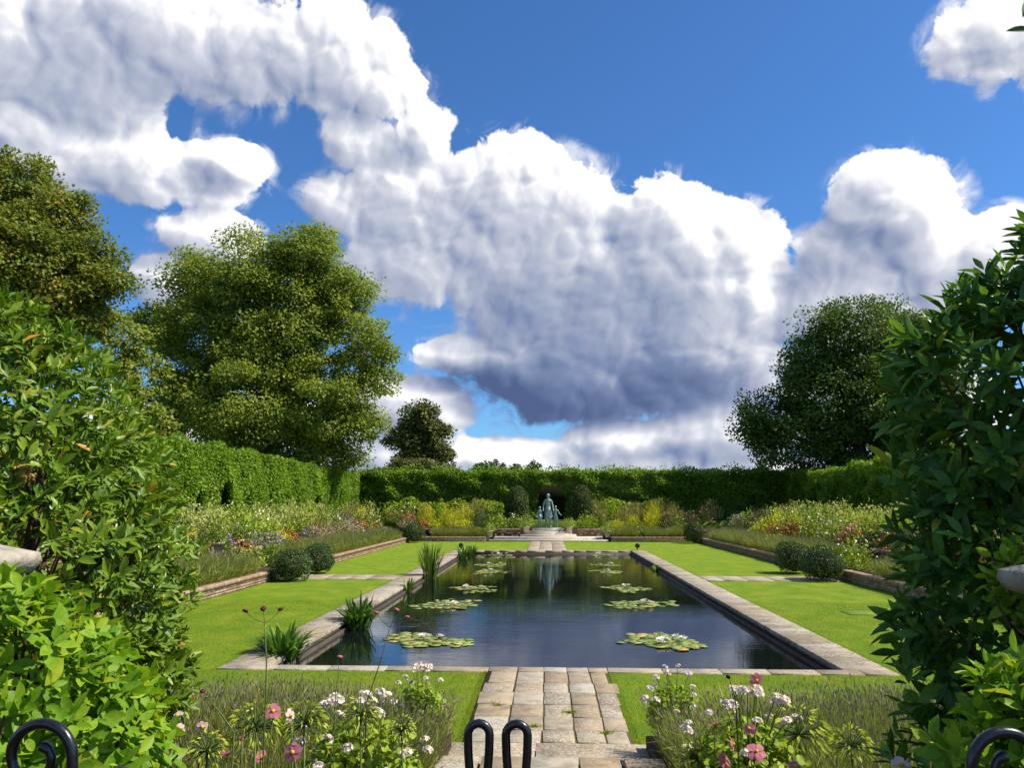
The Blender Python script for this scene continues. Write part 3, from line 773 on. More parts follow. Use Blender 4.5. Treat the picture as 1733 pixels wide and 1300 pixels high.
tree('plane_tree', 'large spreading green tree with airy crown behind the left hedge',
     [(420, 465, 72), (515, 440, 58), (335, 480, 55), (560, 515, 66), (612, 590, 52), (640, 645, 26), (470, 555, 100), (345, 585, 88), (262, 560, 46), (420, 680, 100), (545, 680, 88), (300, 690, 70), (598, 715, 40), (505, 755, 66), (400, 770, 60), (585, 770, 26), (535, 405, 24), (600, 480, 34)],
     50, M_plane, M_barkl, 980, 205, .20, trunk_u=450, trunk_r=.55, clump=1.05, seed=3)
tree('chestnut_tree', 'tall yellowing tree at the far left edge of the view',
     [(30, 320, 66), (95, 375, 64), (148, 440, 56), (40, 440, 95), (110, 490, 80), (186, 480, 34), (-70, 400, 110), (30, 540, 90), (140, 540, 50)],
     38, M_chest, M_bark, 640, 130, .20, trunk_u=30, trunk_r=.5, clump=.8, seed=4)
tree('young_tree', 'smaller pale green tree tucked between the two big left trees',
     [(215, 565, 40), (232, 640, 48), (200, 690, 45), (262, 720, 40), (205, 610, 34)], 43, M_lime, M_bark, 120, 70, .2, trunk_u=225, trunk_r=.18, clump=.6, seed=5)
tree('far_chestnut_tree', 'small rounded dark tree standing alone beyond the back hedge',
     [(710, 705, 27), (690, 735, 26), (735, 740, 25), (712, 765, 26), (757, 764, 13), (668, 742, 14), (745, 772, 16), (690, 778, 16), (722, 722, 26)],
     110, M_fartree, M_bark, 210, 80, .42, trunk_u=711, trunk_r=.5, clump=1.1, seed=6)
tree('shrub_thicket', 'low dark thicket at the foot of the lone far tree', [(665, 795, 14), (690, 790, 16), (720, 793, 16), (745, 793, 14), (763, 797, 10)], 105, M_fartree, M_bark, 70, 60, .4, trunk_u=712, trunk_r=.2, clump=.9, cat='shrub', seed=7)
tree('oak_tree', 'big dark green tree with dense crown behind the right hedge',
     [(1450, 562, 62), (1520, 555, 55), (1392, 600, 50), (1352, 655, 48), (1300, 695, 40), (1272, 712, 26), (1420, 680, 90), (1500, 670, 90), (1350, 745, 60), (1450, 755, 75), (1575, 610, 80), (1292, 750, 34), (1560, 730, 80), (1385, 545, 22)],
     57, M_oak, M_bark, 640, 175, .21, trunk_u=1470, trunk_r=.5, clump=1.25, seed=8)
for (u, v, rp, lab) in ((816, 790, 10, 'leftmost of the tiny far treetops over the back hedge'), (838, 791, 13, 'widest of the tiny far treetops over the back hedge'),
                        (871, 794, 7, 'smallest of the tiny far treetops over the back hedge'), (904, 791, 10, 'tiny far treetop over the hedge nearest the statue'),
                        (1290, 796, 14, 'low far treetop peeping beside the big dark right tree')):
    tree('distant_tree', lab, [(u, v, rp), (u - rp * .6, v + rp * .7, rp * .8), (u + rp * .6, v + rp * .7, rp * .8), (u, v + rp * 1.6, rp)], 260, M_dist, M_bark, 40, 40, .75, group='far treetops', trunk_r=.4, clump=1.2, seed=int(u))

# pleached hedges (an arbour walk round the garden)
def face_leaves(n, o, ex, ey, nrm, thick=.28, keep=None, wave=.12, r=rng):
    """leaves scattered over a wall of foliage: origin o, extents ex, ey, outward nrm"""
    a = r.random(n); b = r.random(n)
    pos = o + a[:, None] * ex + b[:, None] * ey
    s = pos @ np.array([1.0, .9, .7])
    bulge = wave * (np.sin(s * 2.1) + np.sin(s * 3.7 + 1) * .6 + np.sin((pos @ np.array([.6, -.7, 2.2])) * 2.3) * .8)
    pos = pos + nrm * (bulge - thick * r.random(n) ** 1.5)[:, None]
    if keep is not None:
        k = keep(pos); pos = pos[k]
    m = len(pos)
    nr = unit(nrm * .55 + [.12, 0, .65] + r.normal(size=(m, 3)) * .55)
    dr = unit(r.normal(size=(m, 3)) * .9 + nrm * .5 - [0, 0, .3])
    return pos, dr, nr
def hedge_obj(parent, parts, leaf, mat, name='foliage', wid=.7):
    pos = np.concatenate([p[0] for p in parts]); dr = np.concatenate([p[1] for p in parts]); nr = np.concatenate([p[2] for p in parts])
    L = leaf * (.65 + .7 * rng.random(len(pos)))
    V, F = scatter(LEAF4, pos - np.array(parent.location), dr, nr, L, L * wid)
    return obj(name, np_mesh(name, V, F, mat), parent)
A = np.array
HX = -14.0
t = thing('arbour_hedge', 'tall leafy arbour hedge with dark arched gaps along the left side', 'hedge', (HX, 38, 1.25))
def arches(p):
    y = (p[:, 1] + .3) % 2.7 - 1.35; z = p[:, 2]
    hw = (.42 + .22 * np.sin(np.floor((p[:, 1] + .3) / 2.7) * 2.3)) * np.sqrt(np.clip(1 - np.clip((z - 2.2) / (1.0 + .25 * np.sin(np.floor((p[:, 1] + .3) / 2.7) * 1.7)), 0, 1) ** 2, 0, 1))
    return ~((np.abs(y) < hw) & (z < 3.5))
zt = 4.85
def taper(f):
    p = f[0]; p[:, 2] -= .32 * np.clip((p[:, 1] - 38) / 20, 0, 1) * np.clip((p[:, 2] - 1.1) / 3.75, 0, 1.2); return f
hedge_obj(t, [taper(q) for q in [face_leaves(95000, A([HX, 17, 1.1]), A([0, 41.2, 0]), A([0, 0, zt - 1.1]), A([1., 0, 0]), .3, arches, .06),
              face_leaves(26000, A([HX, 17, zt]), A([0, 41.2, 0]), A([-2.2, 0, 0]), A([0, 0, 1.]), .3)]], .125, M_hedge)
MB().box(HX - 2.2, HX - 1.9, 17, 60, 1.2, zt - .3).box(HX - 1.9, HX - .45, 17, 60, zt - .75, zt - .35).build('dark_core', M_core, t, loc=(-HX, -38, -1.25))  # opaque dark slabs behind the leaves, so the arch gaps read as shaded
for k in range(15):
    yy = 18.6 + 2.7 * k
    MB().tube([(HX - .15, yy, 1.2), (HX - .2 + .1 * math.sin(k), yy, 2.6), (HX - .15, yy + .1, 4.2)], [.07, .055, .04], 6).build('trunk', M_bark, t, loc=(-HX, -38, -1.25))

HY = 57.6
t = thing('arbour_hedge', 'long clipped hedge across the back, behind the statue', 'hedge', (0, HY, 1.25))
def back_keep(p):
    x = p[:, 0] - .35; z = p[:, 2]
    hw = 1.05 * np.sqrt(np.clip(1 - np.clip((z - 2.8) / 1.0, 0, 1) ** 2, 0, 1))
    k = ~((np.abs(x) < hw) & (z < 3.8))
    return k
hedge_obj(t, [face_leaves(52000, A([-14.5, HY, 1.1]), A([34, 0, 0]), A([0, 0, zt - 1.15]), A([0, -1., 0]), .35, back_keep, .15),
              face_leaves(16000, A([-14.5, HY, zt - .05]), A([34, 0, 0]), A([0, 2.2, 0]), A([0, 0, 1.]), .35),
              face_leaves(2600, A([-14.5, HY + .1, zt + .25]), A([34, 0, 0]), A([0, 1.6, 0]), A([0, 0, 1.]), .45, None, .16)], .165, M_hedge)
MB().box(-14.5, 19.5, HY + 1.9, HY + 2.2, 1.2, zt - .3).box(-14.5, 19.5, HY + .5, HY + 1.9, zt - .7, zt - .35).build('dark_core', M_core, t, loc=(0, -HY, -1.25))
HR = 17.4
t = thing('arbour_hedge', 'hedge along the right side, sunlit on top and dark below', 'hedge', (HR, 40, 1.25))
def rtop(y): return np.interp(y, [20, 34, 38, 43, 50, 58], [4.9, 4.9, 4.85, 4.7, 4.45, 4.7])
pf = face_leaves(70000, A([HR, 20, 1.1]), A([0, 38, 0]), A([0, 0, 3.7]), A([-1., 0, 0]), .3, lambda p: p[:, 2] < rtop(p[:, 1]), .15)
pt = face_leaves(22000, A([HR, 20, 0]), A([0, 38, 0]), A([2.4, 0, 0]), A([0, 0, 1.]), .3)
pt[0][:, 2] += rtop(pt[0][:, 1])
hedge_obj(t, [pf, pt], .14, M_hedge)
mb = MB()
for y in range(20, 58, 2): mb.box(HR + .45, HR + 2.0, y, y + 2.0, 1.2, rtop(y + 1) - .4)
mb.build('dark_core', M_core, t, loc=(-HR, -40, -1.25))
# lower laurel screen in front of the back hedge
for lab, xa, xb in (('bright low hedge under the back hedge, left of the statue', -11, -3.2), ('bright low hedge under the back hedge, right of the statue', 3.4, 9.5)):
    t = thing('low_hedge', lab, 'hedge', ((xa + xb) / 2, 56.4, 1.25))
    hedge_obj(t, [face_leaves(5500, A([xa, 56.2, 1.2]), A([xb - xa, 0, 0]), A([0, 0, 1.25]), A([0, -1., 0]), .4, None, .2), face_leaves(2600, A([xa, 56.2, 2.4]), A([xb - xa, 0, 0]), A([0, .9, 0]), A([0, 0, 1.]), .3, None, .2)], .17, LF['bright'])

def ball_bush(name, label, c, rx, rz, n, leaf, mat, shape='ball', cat='shrub', group=None):
    t = thing(name, label, cat, c, group=group)
    d = unit(rng.normal(size=(n, 3)))
    if shape == 'ball':
        d[:, 2] = np.where(d[:, 2] < -.75, -d[:, 2], d[:, 2])
        lump = 1 + .06 * np.sin(d[:, 0] * 4 + c[1] * 3) + .06 * np.sin(d[:, 1] * 5 + c[0] * 2) + .05 * np.sin(d[:, 2] * 7 + c[1]) + np.where(rng.random(n) < .05, rng.random(n) * .10, 0)
        pos = d * [rx, rx, rz] * (lump - .10 * rng.random(n) ** 2)[:, None] + [0, 0, rz * .9]
        pos[:, 2] = np.maximum(pos[:, 2], .02)
        nr0 = d
    else:
        h = rng.random(n) ** .9; a = rng.random(n) * 2 * math.pi
        rad = rx * np.clip(1.0 - .12 * h - .0, 0, 1) * np.sqrt(np.clip(1 - np.clip((h - .55) / .45, 0, 1) ** 2, 0, 1)) * (1 + .06 * np.sin(a * 3 + h * 9))
        rad = rad * (1 - .12 * rng.random(n) ** 2)
        pos = np.c_[np.cos(a) * rad, np.sin(a) * rad, h * rz]; nr0 = unit(np.c_[np.cos(a), np.sin(a), np.full(n, .4)])
    nr = unit(nr0 + rng.normal(size=(n, 3)) * .45); dr = unit(nr0 * .5 + rng.normal(size=(n, 3)))
    V, F = scatter(LEAF4, pos, dr, nr, leaf * (.7 + .6 * rng.random(n)), leaf * .6)
    obj('foliage', np_mesh('foliage', V, F, mat), t)
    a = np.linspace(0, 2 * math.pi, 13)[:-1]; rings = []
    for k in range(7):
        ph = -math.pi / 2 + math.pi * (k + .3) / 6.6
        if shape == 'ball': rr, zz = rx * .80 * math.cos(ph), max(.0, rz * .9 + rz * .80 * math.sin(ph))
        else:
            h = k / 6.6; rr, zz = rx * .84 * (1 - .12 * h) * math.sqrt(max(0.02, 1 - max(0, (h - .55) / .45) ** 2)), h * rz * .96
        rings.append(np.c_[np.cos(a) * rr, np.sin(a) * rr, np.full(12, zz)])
    MB().loft(rings).build('dark_core', M_core, t, True)  # closed dark core that stands in for the shaded inside of the bush
    return t
bb = 'clipped box balls'
ball_bush('box_ball', 'nearer of the two clipped box balls on the left lawn edge', (-8.15, 24.75, 0), .62, .52, 5200, .05, M_box, group=bb)
ball_bush('box_ball', 'farther of the paired box balls beside the left side path', (-8.1, 27.5, 0), .60, .52, 5000, .05, M_box, group=bb)
ball_bush('box_ball', 'clipped box ball in the far left corner of the lawn', (-8.35, 48.9, 0), .68, .62, 3000, .07, M_box, group=bb)
ball_bush('box_ball', 'nearer of the two clipped box balls on the right lawn edge', (8.85, 25.7, 0), .70, .55, 5200, .05, M_box, group=bb)
ball_bush('box_ball', 'farther of the paired box balls beside the right side path', (8.75, 28.3, 0), .66, .58, 5000, .05, M_box, group=bb)
ball_bush('box_ball', 'clipped box ball in the far right corner of the lawn', (9.15, 48.9, 0), .70, .70, 3000, .07, M_box, group=bb)
ball_bush('yew_cone', 'dark clipped yew column on the left of the statue', (-2.05, 54.6, .95), .85, 2.7, 5200, .10, M_yew, 'cone')
ball_bush('yew_cone', 'dark clipped yew column on the right of the statue', (2.45, 54.6, .95), .85, 2.75, 5200, .10, M_yew, 'cone')
for lab, x in (('brick pier of the arch behind the statue, on its left', -1.6), ('brick pier of the arch behind the statue, on its right', 1.95)):
    t = thing('brick_pier', lab, 'pier', (x, 57.0, 1.25))
    MB().box(-.22, .22, -.22, .22, -.3, 1.5).build('core', M_mortar, t)
    mb = MB()
    for c in range(20):
        o = (c % 2) * .115
        for a, b in ((-.24, -.24 + .225 - o), (-.24 + .235 - o, .24)):
            mb.box(a, b, -.24, .24, c * .077, c * .077 + .067)
    mb.build('brickwork', M_brick, t, kind='stuff')
    MB().box(-.28, .28, -.28, .28, 1.54, 1.62, .02).build('cap', M_wstone, t)

# ------------------------------------------------------------------ lavender hedges
def lavender(label, xa, xb, ya, yb, z, h, n, stemw, group, lean=.25, spike=.05, round_=.35):
    cx, cy = (xa + xb) / 2, (ya + yb) / 2
    t = thing('lavender_hedge', label, 'lavender', (cx, cy, z), group=group)
    a = rng.random(n) * 2 - 1; b = rng.random(n) * 2 - 1
    hw = A([(xb - xa) / 2, (yb - ya) / 2]); short = min(hw)
    # rounded shoulders at the hedge's edges, fanning out
    dx = np.clip((np.abs(a) * hw[0] - (hw[0] - short * .8)) / (short * .8), 0, 1); dy = np.clip((np.abs(b) * hw[1] - (hw[1] - short * .8)) / (short * .8), 0, 1)
    e = np.sqrt(np.clip(dx ** 2 + dy ** 2, 0, 1))
    clump = .9 + .10 * np.sin((a * hw[0] + cx) * 2.3 + 1) * np.sin((b * hw[1] + cy) * 2.0) + .05 * np.sin((b * hw[1] + cy) * 5.1)
    hh = h * (1 - round_ * e ** 2) * clump * rng.uniform(.62, 1.08, n)
    pos = np.c_[a * hw[0] * .95, b * hw[1] * .95, rng.uniform(0, .12, n)]
    dr = unit(np.c_[np.sign(a) * dx * lean * 1.6, np.sign(b) * dy * lean * 1.6, np.ones(n)] + rng.normal(size=(n, 3)) * .16)
    nr = unit(np.c_[rng.normal(size=n) * .6, -np.ones(n), rng.normal(size=n) * .3 + .25])
    V, F = scatter(BLADE, pos, dr, nr, hh, stemw)
    obj('stems', np_mesh('stems', V, F, M_lavs), t, kind='stuff')
    # leafy lower part
    m = n // 2; k = rng.integers(0, n, m)
    lp = pos[k] + dr[k] * (hh[k] * rng.uniform(.05, .75, m))[:, None]
    V, F = scatter(BLADE, lp, unit(dr[k] + rng.normal(size=(m, 3)) * .45), unit(rng.normal(size=(m, 3))), h * .28, stemw * 1.7)
    obj('leaves', np_mesh('leaves', V, F, M_lavs), t, kind='stuff')
    k = rng.choice(n, int(n * .28), replace=False)
    V, F = scatter(LEAF4, pos[k] + dr[k] * (hh[k] * .90)[:, None], dr[k], nr[k], spike * rng.uniform(.7, 1.3, len(k)), spike * .28)
    obj('seed_spikes', np_mesh('seed_spikes', V, F, M_lavf), t, kind='stuff')
    return t
gl = 'lavender hedges on the low walls'
for lab, ya, yb in (('long lavender hedge on the left wall, nearest the camera', 11, 24.3), ('lavender hedge on the left wall, just past the box balls', 28.6, 34.2),
                    ('third lavender hedge along the left wall', 34.5, 40.6), ('lavender hedge on the left wall, nearest the back corner', 41, 47.4)):
    lavender(lab, XL - 1.95, XL - .1, ya, yb, .28, .80, int(1700 * (yb - ya)), .013, gl)
for lab, ya, yb in (('long lavender hedge on the right wall, nearest the camera', 13, 24.2), ('lavender hedge on the right wall, just past the box balls', 29.4, 36.8),
                    ('lavender hedge on the right wall, nearest the back corner', 37.2, 47.4)):
    lavender(lab, XR + .2, XR + 2.0, ya, yb, .28, .80, int(1600 * (yb - ya)), .013, gl)
for lab, xa, xb in (('lavender hedge on the back wall, beside the far left box ball', -7.5, -5.7), ('lavender hedge on the back wall, next to the left step planter', -5.6, -3.95),
                    ('lavender hedge on the back wall, next to the right step planter', 4.2, 5.9), ('middle lavender hedge on the back wall, right of the steps', 6.2, 7.6),
                    ('lavender hedge on the back wall, beside the far right box ball', 7.7, 8.9)):
    lavender(lab, xa, xb, YB + .2, YB + 1.3,   .28, .72, int(1700 * (xb - xa)), .018, gl)
gf = 'broad lavender beds beside the near path'
lavender('broad lavender bed in the foreground, left of the path', -5.6, -.86, 4.9, 7.6, .28, .58, 50000, .0065, gf, .3, .04, .14)
lavender('broad lavender bed in the foreground, right of the path', .92, 5.9, 4.9, 7.6, .28, .58, 50000, .0065, gf, .3, .04, .14)

# ------------------------------------------------------------------ flower banks
KIND = {  # leaf, flower, height, half-width, flowers, flower size, leaf size, upright, words
    'aster': ('mid', 'purple', .62, .55, 90, .075, .11, .4, 'purple aster clump'),
    'lilac': ('olive', 'lilac', .70, .60, 90, .07, .11, .5, 'lilac-flowered clump'),
    'mauve': ('olive', 'mauve', .50, .60, 110, .07, .10, .4, 'low mauve-flowered clump'),
    'rose': ('bright', 'cream', 1.05, .75, 75, .11, .13, .3, 'cream rose bush'),
    'white': ('mid', 'white', .85, .60, 45, .10, .13, .4, 'white-flowered clump'),
    'pale': ('pale', None, 1.05, .85, 0, 0, .11, .3, 'pale variegated shrub'),
    'bright': ('bright', None, .95, .75, 0, 0, .14, .3, 'fresh green leafy shrub'),
    'dark': ('dark', None, .85, .70, 0, 0, .10, .1, 'dark green rounded shrub'),
    'gold': ('gold', 'yellow', .95, .60, 90, .06, .13, .9, 'tall golden-yellow flower clump'),
    'lime': ('gold', None, .60, .60, 0, 0, .11, .4, 'lime-yellow leafy clump'),
    'orange': ('bronze', 'orange', .55, .60, 95, .075, .10, .4, 'orange-flowered clump'),
    'seed': ('olive', 'brown', .95, .60, 90, .06, .12, .9, 'brown seed-headed clump'),
    'red': ('dark', 'red', .75, .60, 45, .085, .11, .4, 'rose-red flower clump'),
}
PROTO = {}
def protos(kind):
    if kind in PROTO: return PROTO[kind]
    leaf, fl, h, w, nf, fs, ls, upr, _ = KIND[kind]; out = []
    for var in range(3):
        n = 520
        d = unit(rng.normal(size=(n, 3))); d[:, 2] = np.abs(d[:, 2])
        lump = 1 + .18 * np.sin(d[:, 0] * 5 + var * 2) * np.sin(d[:, 1] * 5 + var) + .12 * rng.normal(size=n)
        rr = (rng.random(n) ** .35) * lump
        pos = d * rr[:, None] * [w, w, h * .92]
        nr = unit(d + [0, 0, .3] + rng.normal(size=(n, 3)) * .6)
        dr = unit(rng.normal(size=(n, 3)) * (1 - upr * .6) + [0, 0, upr * 1.6] + d * .6)
        V, F = scatter(LEAF4, pos, dr, nr, ls * (.6 + .8 * rng.random(n)) * (1.5 if upr > .8 else 1), ls * (.38 if upr > .8 else .62))
        me = np_mesh('foliage', V, F, LF[leaf]); mf = None
        if nf:
            nf = int(nf * (.75 if fl in ('white', 'cream') else 1.25)); fs *= .85 if fl in ('white', 'cream') else 1.0
            d = unit(rng.normal(size=(nf, 3))); d[:, 2] = np.abs(d[:, 2]) * .9 + .12
            d = unit(d) * (1 + .10 * rng.normal(size=(nf, 1)))
            pos = d * [w, w, h]
            V, F = scatter(DISC, pos, unit(rng.normal(size=(nf, 3))), unit(d + [0, -.3, .5] + rng.normal(size=(nf, 3)) * .4), fs * (.7 + .6 * rng.random(nf)), fs)
            mf = np_mesh('flowers', V, F, FL[fl])
        out.append((me, mf))
    PROTO[kind] = out
    return out
def plant(kind, x, y, z, label, group, s=1.0):
    me, mf = protos(kind)[rng.integers(0, 3)]
    sc3 = (s * rng.uniform(.85, 1.2), s * rng.uniform(.85, 1.2), s * rng.uniform(.95, 1.4))
    t = thing('border_plant', label, 'plant', (x, y, z), rng.uniform(0, 6.28), group, sc3)
    obj('foliage', me, t)
    if mf: obj('flowers', mf, t, kind='stuff')
    return t
def choose(tbl, q):
    for lim, ks in tbl:
        if q < lim: return ks[rng.integers(0, len(ks))]
    return tbl[-1][1][0]
def row(side, rowname, tbl, ys, xf, z, s=1.0, jit=.25):
    for i, q in enumerate(ys):
        k = choose(tbl, q); x, y = xf(q)
        plant(k, x + rng.normal(0, jit), y + rng.normal(0, jit), z, f'{KIND[k][8]}, {ordinal(i)} from the {"camera" if side in ("left", "right") else "statue"}, {rowname}, {side} bank', f'{side} flower bank', s)
sp = lambda a, b, st: np.arange(a, b, st)
XLf = lambda o: (lambda q: (XL - o, q)); XRf = lambda o: (lambda q: (XR + o, q))
row('left', 'front row', [(24, ['mauve', 'orange', 'rose']), (27.5, ['orange', 'mauve', 'aster', 'white']), (31, ['aster', 'aster', 'mauve', 'rose']), (38, ['mauve', 'orange', 'lilac', 'aster', 'lime', 'mauve']), (45, ['lilac', 'aster', 'mauve', 'white', 'lilac']), (60, ['red', 'seed', 'white', 'orange'])], sp(20, 51.5, 1.15), XLf(2.35), .74)
row('left', 'middle row', [(25, ['dark', 'mauve', 'white']), (28, ['dark', 'white', 'rose']), (34, ['rose', 'rose', 'rose', 'bright']), (42, ['bright', 'seed', 'lime', 'lilac', 'orange']), (47, ['bright', 'white', 'lilac', 'aster']), (60, ['orange', 'gold', 'dark'])], sp(20.5, 51.5, 1.25), XLf(3.2), .78, 1.05)
row('left', 'back row', [(27, ['pale', 'dark', 'pale']), (33, ['rose', 'pale', 'pale']), (42, ['pale', 'pale', 'bright', 'seed']), (60, ['bright', 'white', 'seed', 'pale'])], sp(20, 52.5, 1.3), XLf(4.0), 1.25, .95)
row('left', 'topmost row', [(30, ['pale', 'bright']), (45, ['pale', 'bright', 'pale', 'white']), (60, ['bright', 'white', 'bright'])], sp(20.5, 53, 1.5), XLf(4.75), 1.25, 1.0)
row('right', 'front row', [(30, ['mauve', 'orange', 'orange', 'red']), (36, ['orange', 'mauve', 'rose', 'lilac']), (44, ['orange', 'lime', 'white', 'orange']), (60, ['aster', 'dark', 'lilac', 'red'])], sp(23, 51.5, 1.15), XRf(2.5), .74)
row('right', 'middle row', [(30, ['lilac', 'white', 'rose', 'lilac']), (37, ['rose', 'bright', 'lilac', 'orange', 'white']), (44, ['lime', 'gold', 'rose', 'rose']), (60, ['dark', 'red', 'dark', 'white'])], sp(23.5, 51.5, 1.25), XRf(3.3), .78, 1.05)
row('right', 'back row', [(33, ['white', 'bright', 'pale', 'rose']), (44, ['pale', 'rose', 'pale', 'lime', 'white']), (60, ['dark', 'seed', 'dark', 'red'])], sp(23, 52.5, 1.3), XRf(4.1), 1.25, 1.0)
row('right', 'topmost row', [(33, ['white', 'bright', 'pale']), (45, ['pale', 'pale', 'bright']), (60, ['dark', 'dark', 'bright'])], sp(23.5, 53, 1.5), XRf(4.9), 1.25, 1.05)
for side, sg, x0_ in (('back left', -1, -2.0), ('back right', 1, 2.3)):
    xs_ = [x0_ + sg * (.2 + 1.05 * i) for i in range(8)]
    left = sg < 0
    f = lambda q: (x0_ + sg * q, YB + 2.7)
    row(side, 'front row', [(1.5, ['bright', 'white']), (3.0, ['dark', 'white', 'seed'] if left else ['bright', 'gold', 'lime']), (6.0, ['gold', 'lime', 'orange'] if left else ['gold', 'red', 'orange']), (9, ['orange', 'seed', 'lilac'] if left else ['red', 'dark', 'white'])], sp(.3, 8.0, 1.05), f, .76, .95, .15)
    f2 = lambda q: (x0_ + sg * q, YB + 3.5)
    row(side, 'middle row', [(1.6, ['bright', 'dark']), (3.2, ['dark', 'seed'] if left else ['seed', 'bright']), (6.5, ['gold', 'gold', 'lime'] if left else ['gold', 'gold', 'seed']), (9.5, ['orange', 'gold', 'seed'] if left else ['red', 'dark'])], sp(1.6, 9.0, 1.15), f2, 1.1, 1.0, .15)
    f3 = lambda q: (x0_ + sg * q, YB + 4.7)
    row(side, 'back row', [(4, ['seed', 'bright']), (7, ['seed', 'bright', 'pale'] if left else ['seed', 'bright']), (11, ['bright', 'pale', 'white'] if left else ['dark', 'seed', 'dark'])], sp(1.6, 10.5, 1.25), f3, 1.25, 1.1, .2)
for i, (x, y, k, lab) in enumerate(((-9.9, 25.6, 'rose', 'cream-flowered clump right behind the left pair of box balls'), (-9.6, 26.9, 'white', 'white-flowered clump tucked behind the farther left box ball'),
                                    (10.2, 26.4, 'rose', 'cream-flowered clump right behind the right pair of box balls'), (10.4, 27.9, 'white', 'white-flowered clump tucked behind the farther right box ball'),
                                    (10.6, 37.0, 'rose', 'cream roses breaking the lavender on the right wall'), (6.1, 50.9, 'white', 'pale flowers in the gap of the back wall lavender'),
                                    (-9.9, 40.8, 'white', 'white flowers between lavender hedges on the left wall'))):
    plant(k, x, y, .28, lab, 'flowers among the lavender', .75)

# ------------------------------------------------------------------ planters and small fittings
def planter(label, x, y, z, w, h, mat, rz=0.0, tall=1.0, group=None):
    t = thing('stone_planter', label, 'planter', (x, y, z), rz, group)
    def sq(r, zz): return A([(-r, -r, zz), (r, -r, zz), (r, r, zz), (-r, r, zz)])
    mb = MB(); mb.loft([sq(w * .36, 0), sq(w * .38, .04 * h), sq(w * .46, .82 * h), sq(w * .52, .84 * h), sq(w * .52, h), sq(w * .44, h), sq(w * .43, .86 * h)])
    mb.build('tub', mat, t)
    MB().box(-w * .42, w * .42, -w * .42, w * .42, .8 * h, .9 * h).build('soil', M_soil, t)
    return t
gp = 'square stone planters'
planter('pale square stone planter on the upper left wall, nearer of two', -10.62, 24.6, .86, .50, .36, M_stone, .05, group=gp)
planter('pale square stone planter on the upper left wall, farther of two', -10.62, 26.6, .86, .50, .36, M_stone, -.05, group=gp)
planter('stone planter at the left end of the statue steps', -3.72, 50.75, .27, .45, .42, M_stone, 0, group=gp)
planter('stone planter at the right end of the statue steps', 3.95, 50.75, .27, .45, .42, M_stone, 0, group=gp)
planter('stone planter beside the statue plinth, on its left', -1.35, 51.75, .53, .42, .40, M_stone, 0, group=gp)
planter('stone planter beside the statue plinth, on its right', 1.5, 51.75, .53, .42, .40, M_stone, 0, group=gp)
gq = 'flowers in the stone planters'
for (x, y, z, k, s, lab) in ((-10.62, 24.6, 1.18, 'white', .62, 'white geraniums in the nearer planter on the upper left wall'), (-10.62, 26.6, 1.18, 'white', .62, 'white geraniums in the farther planter on the upper left wall'),
                             (-3.72, 50.75, .65, 'rose', .48, 'pale flowers in the planter at the left step end'), (3.95, 50.75, .65, 'rose', .48, 'pale flowers in the planter at the right step end'),
                             (-1.35, 51.75, .9, 'rose', .55, 'pale flowers in the planter left of the plinth'), (1.5, 51.75, .9, 'rose', .55, 'pale flowers in the planter right of the plinth')):
    plant(k, x, y, z, lab, gq, s)
for lab, x in (('small dark spotlight on the far left corner of the pool', -4.55), ('small dark spotlight on the far right corner of the pool', 4.75)):
    t = thing('garden_spotlight', lab, 'light', (x, 41.5, 0))
    MB().tube([(0, 0, 0), (0, 0, .16)], .025, 6).build('spike', M_iron, t)
    a = np.linspace(0, 2 * math.pi, 11)[:-1]
    MB().loft([np.c_[np.cos(a) * r, np.full(10, yy), np.sin(a) * r + .24] for r, yy in ((.05, .13), (.11, .07), (.13, -.04), (.13, -.12), (.11, -.125))]).build('lamp_head', M_iron, t, True)

# ------------------------------------------------------------------ pond plants
def strap_plant(name, label, x, y, z, h, spread, n, mat, w=.035, droop=.5, group='plants along the pool edge'):
    t = thing(name, label, 'pond plant', (x, y, z), group=group)
    V = []; F = []; c = 0
    for i in range(n):
        a = rng.uniform(0, 2 * math.pi); l = h * rng.uniform(.6, 1.15); out = spread * rng.uniform(.2, 1.0); st = rng.uniform(0, spread * .45)
        b0 = A([math.cos(a) * st, math.sin(a) * st, 0]); side = A([-math.sin(a), math.cos(a), 0]); ww = w * rng.uniform(.7, 1.3)
        for k, (f, wf) in enumerate(((0, .7), (.45, 1.0), (.8, .75), (1.0, .05))):
            p = b0 + A([math.cos(a), math.sin(a), 0]) * out * f ** 1.6 + A([0, 0, l * (f - droop * f ** 3 * out / spread * .6)])
            V += [p - side * ww * wf, p + side * ww * wf]
        for k in range(3): F.append((c + 2 * k, c + 2 * k + 1, c + 2 * k + 3, c + 2 * k + 2))
        c += 8
    obj('leaves', np_mesh('leaves', V, F, mat, True), t, kind='stuff')
    return t
strap_plant('marsh_plant', 'broad-leaved dark plant in the near left corner of the pool', -4.4, 13.1, -.2, .72, .55, 150, M_aqua, .034, .8)
strap_plant('marsh_plant', 'bright bushy plant spilling over the left pool edge', -3.98, 16.7, -.25, .86, .52, 160, M_aqua, .026, .9)
strap_plant('marsh_plant', 'small plant at the left pool edge near the side path', -4.12, 23.4, -.22, .52, .30, 45, M_iris, .018, .6)
strap_plant('iris_clump', 'tall upright iris clump on the left pool edge', -4.0, 27.0, -.22, 1.35, .50, 95, M_iris, .020, .2)
strap_plant('marsh_plant', 'small leafy plant at the far left of the pool', -4.0, 37.2, -.22, .75, .42, 45, M_aqua, .03, .6)
strap_plant('marsh_plant', 'reddish tuft in the far left corner of the pool', -3.85, 40.2, -.22, .68, .42, 45, M_iris, .03, .6)
strap_plant('marsh_plant', 'lone small tuft on the right pool edge', 4.25, 30.9, -.22, .34, .30, 30, M_aqua, .022, .7)

